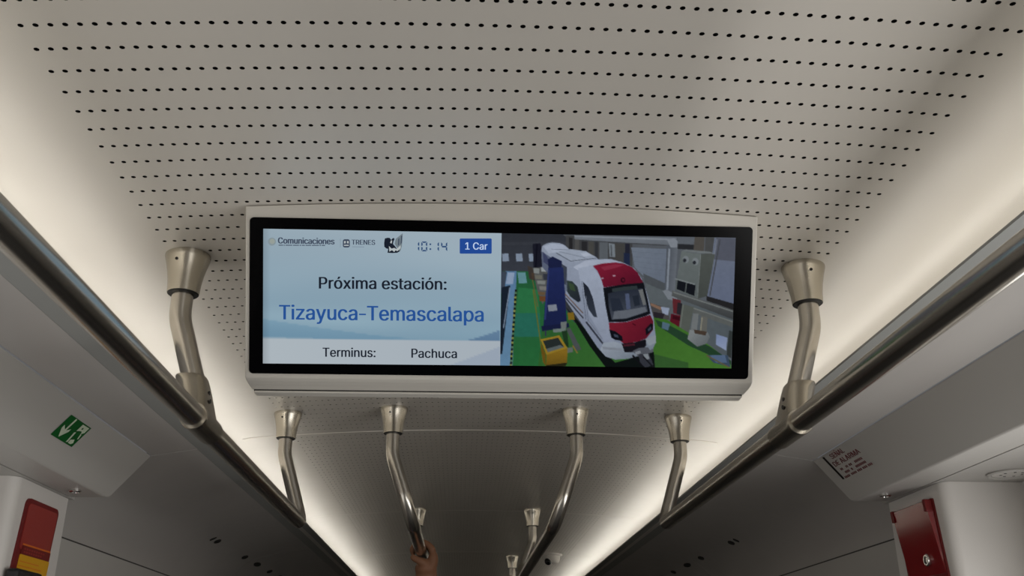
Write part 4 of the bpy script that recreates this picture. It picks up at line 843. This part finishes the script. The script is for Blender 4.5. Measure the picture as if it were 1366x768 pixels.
# ------------------------------------------------------------------ round fitting in the right underside
sp = thing('ceiling_speaker', 'round white fitting recessed in the right underside above the partition', 'speaker', (1.335, 2.335, 1.9868))
lathe('rim', [(0.058, 0.0), (0.060, -0.004), (0.056, -0.007), (0.050, -0.005), (0.049, 0.0)], (1.335, 2.335, 1.9868), M_header, sp, 36)
lathe('grille', [(0.048, 0.0005), (0.048, -0.003), (0.02, -0.0045), (0.0, -0.0045)], (1.335, 2.335, 1.9868), M_white, sp, 36)
for k in range(7): lathe('grille_hole', [(0.0035, 0), (0.0035, -0.0012), (0.0, -0.0012)], (1.335+0.026*cos(k*2*pi/7), 2.335+0.026*sin(k*2*pi/7), 1.9832), M_dark, sp, 8)

# ------------------------------------------------------------------ dome camera
cx_, cy_ = 0.585, 7.02; cz_ = zceil(cx_)
dc = thing('security_camera', 'small white dome security camera on the ceiling beside the right light cove', 'camera', (cx_, cy_, cz_))
lathe('base', [(0.080, 0.002), (0.080, -0.010), (0.074, -0.016), (0.060, -0.018)], (cx_, cy_, cz_), M_white, dc, 32)
hd = lathe('housing', [(0.062, 0.0), (0.060, -0.030), (0.052, -0.048), (0.040, -0.056), (0.0, -0.058)], (cx_, cy_, cz_-0.015), M_white, dc, 32)
bm = bmesh.new(); bmesh.ops.create_uvsphere(bm, u_segments=24, v_segments=14, radius=0.028); bmesh.ops.translate(bm, vec=(cx_-0.026, cy_-0.030, cz_-0.056), verts=bm.verts)
me = bpy.data.meshes.new('lens_ball'); bm.to_mesh(me); bm.free(); me.materials.append(mat('smoked_dome', (0.006, 0.006, 0.007), 0.12)); me.shade_smooth()
lb = bpy.data.objects.new('lens_ball', me); COL.objects.link(lb); lb.parent = dc; lb.matrix_parent_inverse = Matrix.Translation(-dc.location)

# ------------------------------------------------------------------ passenger holding the left centre rail
M_skin = mat('skin', lin((136, 95, 70)), 0.6, 0, 0.4, noise=0.06, nscale=60, bump=0.05)
M_skin.node_tree.nodes['Principled BSDF'].inputs['Subsurface Weight'].default_value = 0.02
M_shirt = mat('dark_blue_cotton', lin((38, 46, 66)), 0.85, bump=0.15, nscale=200)
M_trouser = mat('charcoal_cloth', lin((40, 40, 44)), 0.85, bump=0.15, nscale=200)
M_hair = mat('dark_hair', lin((28, 22, 18)), 0.6, bump=0.4, nscale=120)
M_shoe = mat('black_leather', lin((22, 20, 20)), 0.4)
def skin_mesh(chains, sub=2, root=0):
    """chains: list of (points, radii); first points may coincide with earlier ones"""
    V = []; E_ = []; R = []
    def add(p, r):
        for i, w in enumerate(V):
            if (Vector(w)-Vector(p)).length < 1e-5: return i
        V.append(p); R.append(r); return len(V)-1
    for pts, rad in chains:
        ids = [add(p, r) for p, r in zip(pts, rad)]
        E_ += list(zip(ids[:-1], ids[1:]))
    me = bpy.data.meshes.new('skin_tmp'); me.from_pydata(V, E_, [])
    o = bpy.data.objects.new('skin_tmp', me); COL.objects.link(o)
    md = o.modifiers.new('s', 'SKIN'); md.use_smooth_shade = True
    for i, d in enumerate(me.skin_vertices[0].data):
        d.radius = (R[i], R[i]) if not isinstance(R[i], tuple) else R[i]
        d.use_root = (i == root)
    if sub: o.modifiers.new('u', 'SUBSURF').levels = sub
    dg = bpy.context.evaluated_depsgraph_get(); ev = o.evaluated_get(dg); m2 = ev.to_mesh()
    vv = [tuple(v.co) for v in m2.vertices]; ff = [tuple(p.vertices) for p in m2.polygons]
    ev.to_mesh_clear(); bpy.data.objects.remove(o); bpy.data.meshes.remove(me)
    return vv, ff
def merge(parts):
    V = []; Fc = []
    for v, f in parts:
        b = len(V); V += v; Fc += [tuple(i+b for i in q_) for q_ in f]
    return V, Fc
def ellipsoid(c, r, n=20, m=14):
    V = [(c[0], c[1], c[2]+r[2])]; Fc = []
    for i in range(1, m):
        for k in range(n):
            a = pi*i/m; b = 2*pi*k/n
            V.append((c[0]+r[0]*sin(a)*cos(b), c[1]+r[1]*sin(a)*sin(b), c[2]+r[2]*cos(a)))
    V.append((c[0], c[1], c[2]-r[2]))
    for k in range(n):
        Fc.append((0, 1+k, 1+(k+1) % n)); Fc.append((len(V)-1, 1+(m-2)*n+(k+1) % n, 1+(m-2)*n+k))
    for i in range(m-2):
        for k in range(n): Fc.append((1+i*n+k, 1+(i+1)*n+k, 1+(i+1)*n+(k+1) % n, 1+i*n+(k+1) % n))
    return V, Fc
HY = 3.90; BX, BY = -0.43, 3.90           # grip on the rail; body axis
pel, wai, che, nec = (BX, BY, 0.95), (BX, BY, 1.10), (BX, BY+0.01, 1.30), (BX+0.005, BY, 1.475)
shR, shL = (BX+0.185, BY-0.01, 1.44), (BX-0.175, BY, 1.405)
elR, wrR = (-0.135, 3.84, 1.66), (-0.214, HY, 1.875)
hd_c = (BX+0.01, BY+0.02, 1.63)
body = [([pel, wai, che, nec, (BX+0.01, BY+0.015, 1.53), hd_c], [0.14, 0.125, 0.145, 0.058, 0.054, 0.06]),
        ([che, shR, (-0.19, 3.845, 1.55), elR, (-0.170, 3.87, 1.76), wrR, (-0.210, HY, 1.918)], [0.14, 0.068, 0.056, 0.048, 0.050, 0.043, 0.040]),
        ([che, shL, (BX-0.225, BY, 1.24), (BX-0.235, BY+0.01, 1.11), (BX-0.225, BY+0.05, 0.99), (BX-0.22, BY+0.07, 0.88), (BX-0.215, BY+0.08, 0.78)], [0.14, 0.066, 0.052, 0.042, 0.040, 0.030, 0.026])]
for sx in (-1, 1):
    body.append(([pel, (BX+sx*0.10, BY, 0.88), (BX+sx*0.11, BY+0.01, 0.70), (BX+sx*0.115, BY+0.01, 0.49), (BX+sx*0.118, BY-0.01, 0.33), (BX+sx*0.12, BY-0.02, 0.09), (BX+sx*0.13, BY+0.10, 0.045)], [0.14, 0.098, 0.085, 0.058, 0.058, 0.04, 0.035]))
parts = [skin_mesh(body, 2, 0)]
parts.append(ellipsoid(hd_c, (0.075, 0.095, 0.112)))
parts.append(ellipsoid((hd_c[0], hd_c[1]+0.045, hd_c[2]-0.055), (0.052, 0.052, 0.055)))
parts.append(ellipsoid((hd_c[0], hd_c[1]+0.098, hd_c[2]-0.015), (0.014, 0.018, 0.024)))
for sx in (-1, 1): parts.append(ellipsoid((hd_c[0]+sx*0.078, hd_c[1], hd_c[2]-0.01), (0.012, 0.022, 0.034)))
# hand: palm on the right of the rail, fingers over the top, thumb below
RX = -0.235
yy = [0.042, 0.015, -0.013, -0.040]; ln_ = [1.0, 1.06, 1.02, 0.88]
for i, dy in enumerate(yy[::-1]):
    y = HY+dy; kx = RX+0.050
    parts.append(skin_mesh([([(-0.200, HY+dy*0.55, 1.90), (-0.184, HY+dy*0.85, 1.940), (kx, y, 1.980)], [0.024, 0.023, 0.019])], 2))
    top = 1.977; rf = 0.0362
    a = [(12, 0.044), (52, 0.0395), (92, rf), (132, rf), (172, rf), (172+30*ln_[i], rf-0.001)]
    pts = [(kx, y, 1.972)]+[(RX+r*cos(math.radians(t)), y, top+r*sin(math.radians(t))) for t, r in a]
    parts.append(skin_mesh([(pts, [0.0185, 0.0160, 0.0138, 0.0130, 0.0124, 0.0118, 0.0098])], 2))
parts.append(skin_mesh([([(-0.203, HY-0.006, 1.910), (-0.212, HY-0.036, 1.925), (-0.234, HY-0.052, 1.9375), (-0.257, HY-0.050, 1.945), (-0.275, HY-0.042, 1.959)], [0.028, 0.0225, 0.0165, 0.0145, 0.0110])], 2))
parts.append(ellipsoid((-0.213, HY-0.012, 1.912), (0.044, 0.042, 0.036)))
parts.append(ellipsoid((-0.211, HY-0.004, 1.885), (0.044, 0.038, 0.045)))
V, Fc = merge(parts)
tmp = mesh('person', V, Fc, M_skin)
rm = tmp.modifiers.new('r', 'REMESH'); rm.mode = 'VOXEL'; rm.voxel_size = 0.0045
sm = tmp.modifiers.new('sm', 'SMOOTH'); sm.iterations = 3; sm.factor = 0.5
dg = bpy.context.evaluated_depsgraph_get(); ev = tmp.evaluated_get(dg); nm = bpy.data.meshes.new_from_object(ev)
tmp.modifiers.clear(); old = tmp.data; tmp.data = nm; bpy.data.meshes.remove(old); nm.name = 'person'; nm.shade_smooth()
if not nm.materials: nm.materials.append(M_skin)
person = tag(tmp, 'passenger with a bare right hand raised to grip the left centre rail', 'person')
def cloth(name, chains, m, sub=2):
    v, f = skin_mesh(chains, sub); return mesh(name, v, f, m, person, smooth=True)
cloth('shirt', [([(BX, BY, 0.93), wai, che, (BX+0.003, BY+0.003, 1.43)], [0.158, 0.142, 0.160, 0.085]),
                ([che, shR, (-0.19, 3.845, 1.55)], [0.155, 0.083, 0.068]), ([che, shL, (BX-0.225, BY, 1.24)], [0.155, 0.081, 0.066])], M_shirt)
cloth('trousers', [([(BX, BY, 1.0), pel], [0.15, 0.153])]+[([pel, (BX+sx*0.10, BY, 0.88), (BX+sx*0.11, BY+0.01, 0.70), (BX+sx*0.115, BY+0.01, 0.49), (BX+sx*0.118, BY-0.01, 0.33), (BX+sx*0.12, BY-0.02, 0.10)], [0.153, 0.112, 0.098, 0.074, 0.072, 0.064]) for sx in (-1, 1)], M_trouser)
for sx in (-1, 1):
    v, f = skin_mesh([([(BX+sx*0.12, BY-0.05, 0.045), (BX+sx*0.122, BY+0.03, 0.052), (BX+sx*0.13, BY+0.13, 0.040), (BX+sx*0.133, BY+0.19, 0.034)], [0.044, 0.050, 0.042, 0.030])], 2)
    v = [(a, b, max(c, 0.002)) for a, b, c in v]
    mesh('shoe', v, f, M_shoe, person, smooth=True)
v, f = ellipsoid((hd_c[0], hd_c[1]-0.012, hd_c[2]+0.022), (0.084, 0.100, 0.108), 28, 18)
v = [(a, min(b, hd_c[1]+0.088-1.0*max(0, hd_c[2]+0.055-c)), c) for a, b, c in v]
mesh('hair', v, f, M_hair, person, smooth=True)
M_eye = mat('eye_white', lin((225, 220, 214)), 0.25)
for sx in (-1, 1):
    v, f = ellipsoid((hd_c[0]+sx*0.031, hd_c[1]+0.083, hd_c[2]+0.006), (0.013, 0.009, 0.008), 12, 8); e = mesh('eye', v, f, M_eye, person, smooth=True)
v, f = ellipsoid((hd_c[0], hd_c[1]+0.092, hd_c[2]-0.066), (0.023, 0.008, 0.007), 14, 8); mesh('mouth', v, f, mat('lips', lin((150, 84, 76)), 0.5), person, smooth=True)
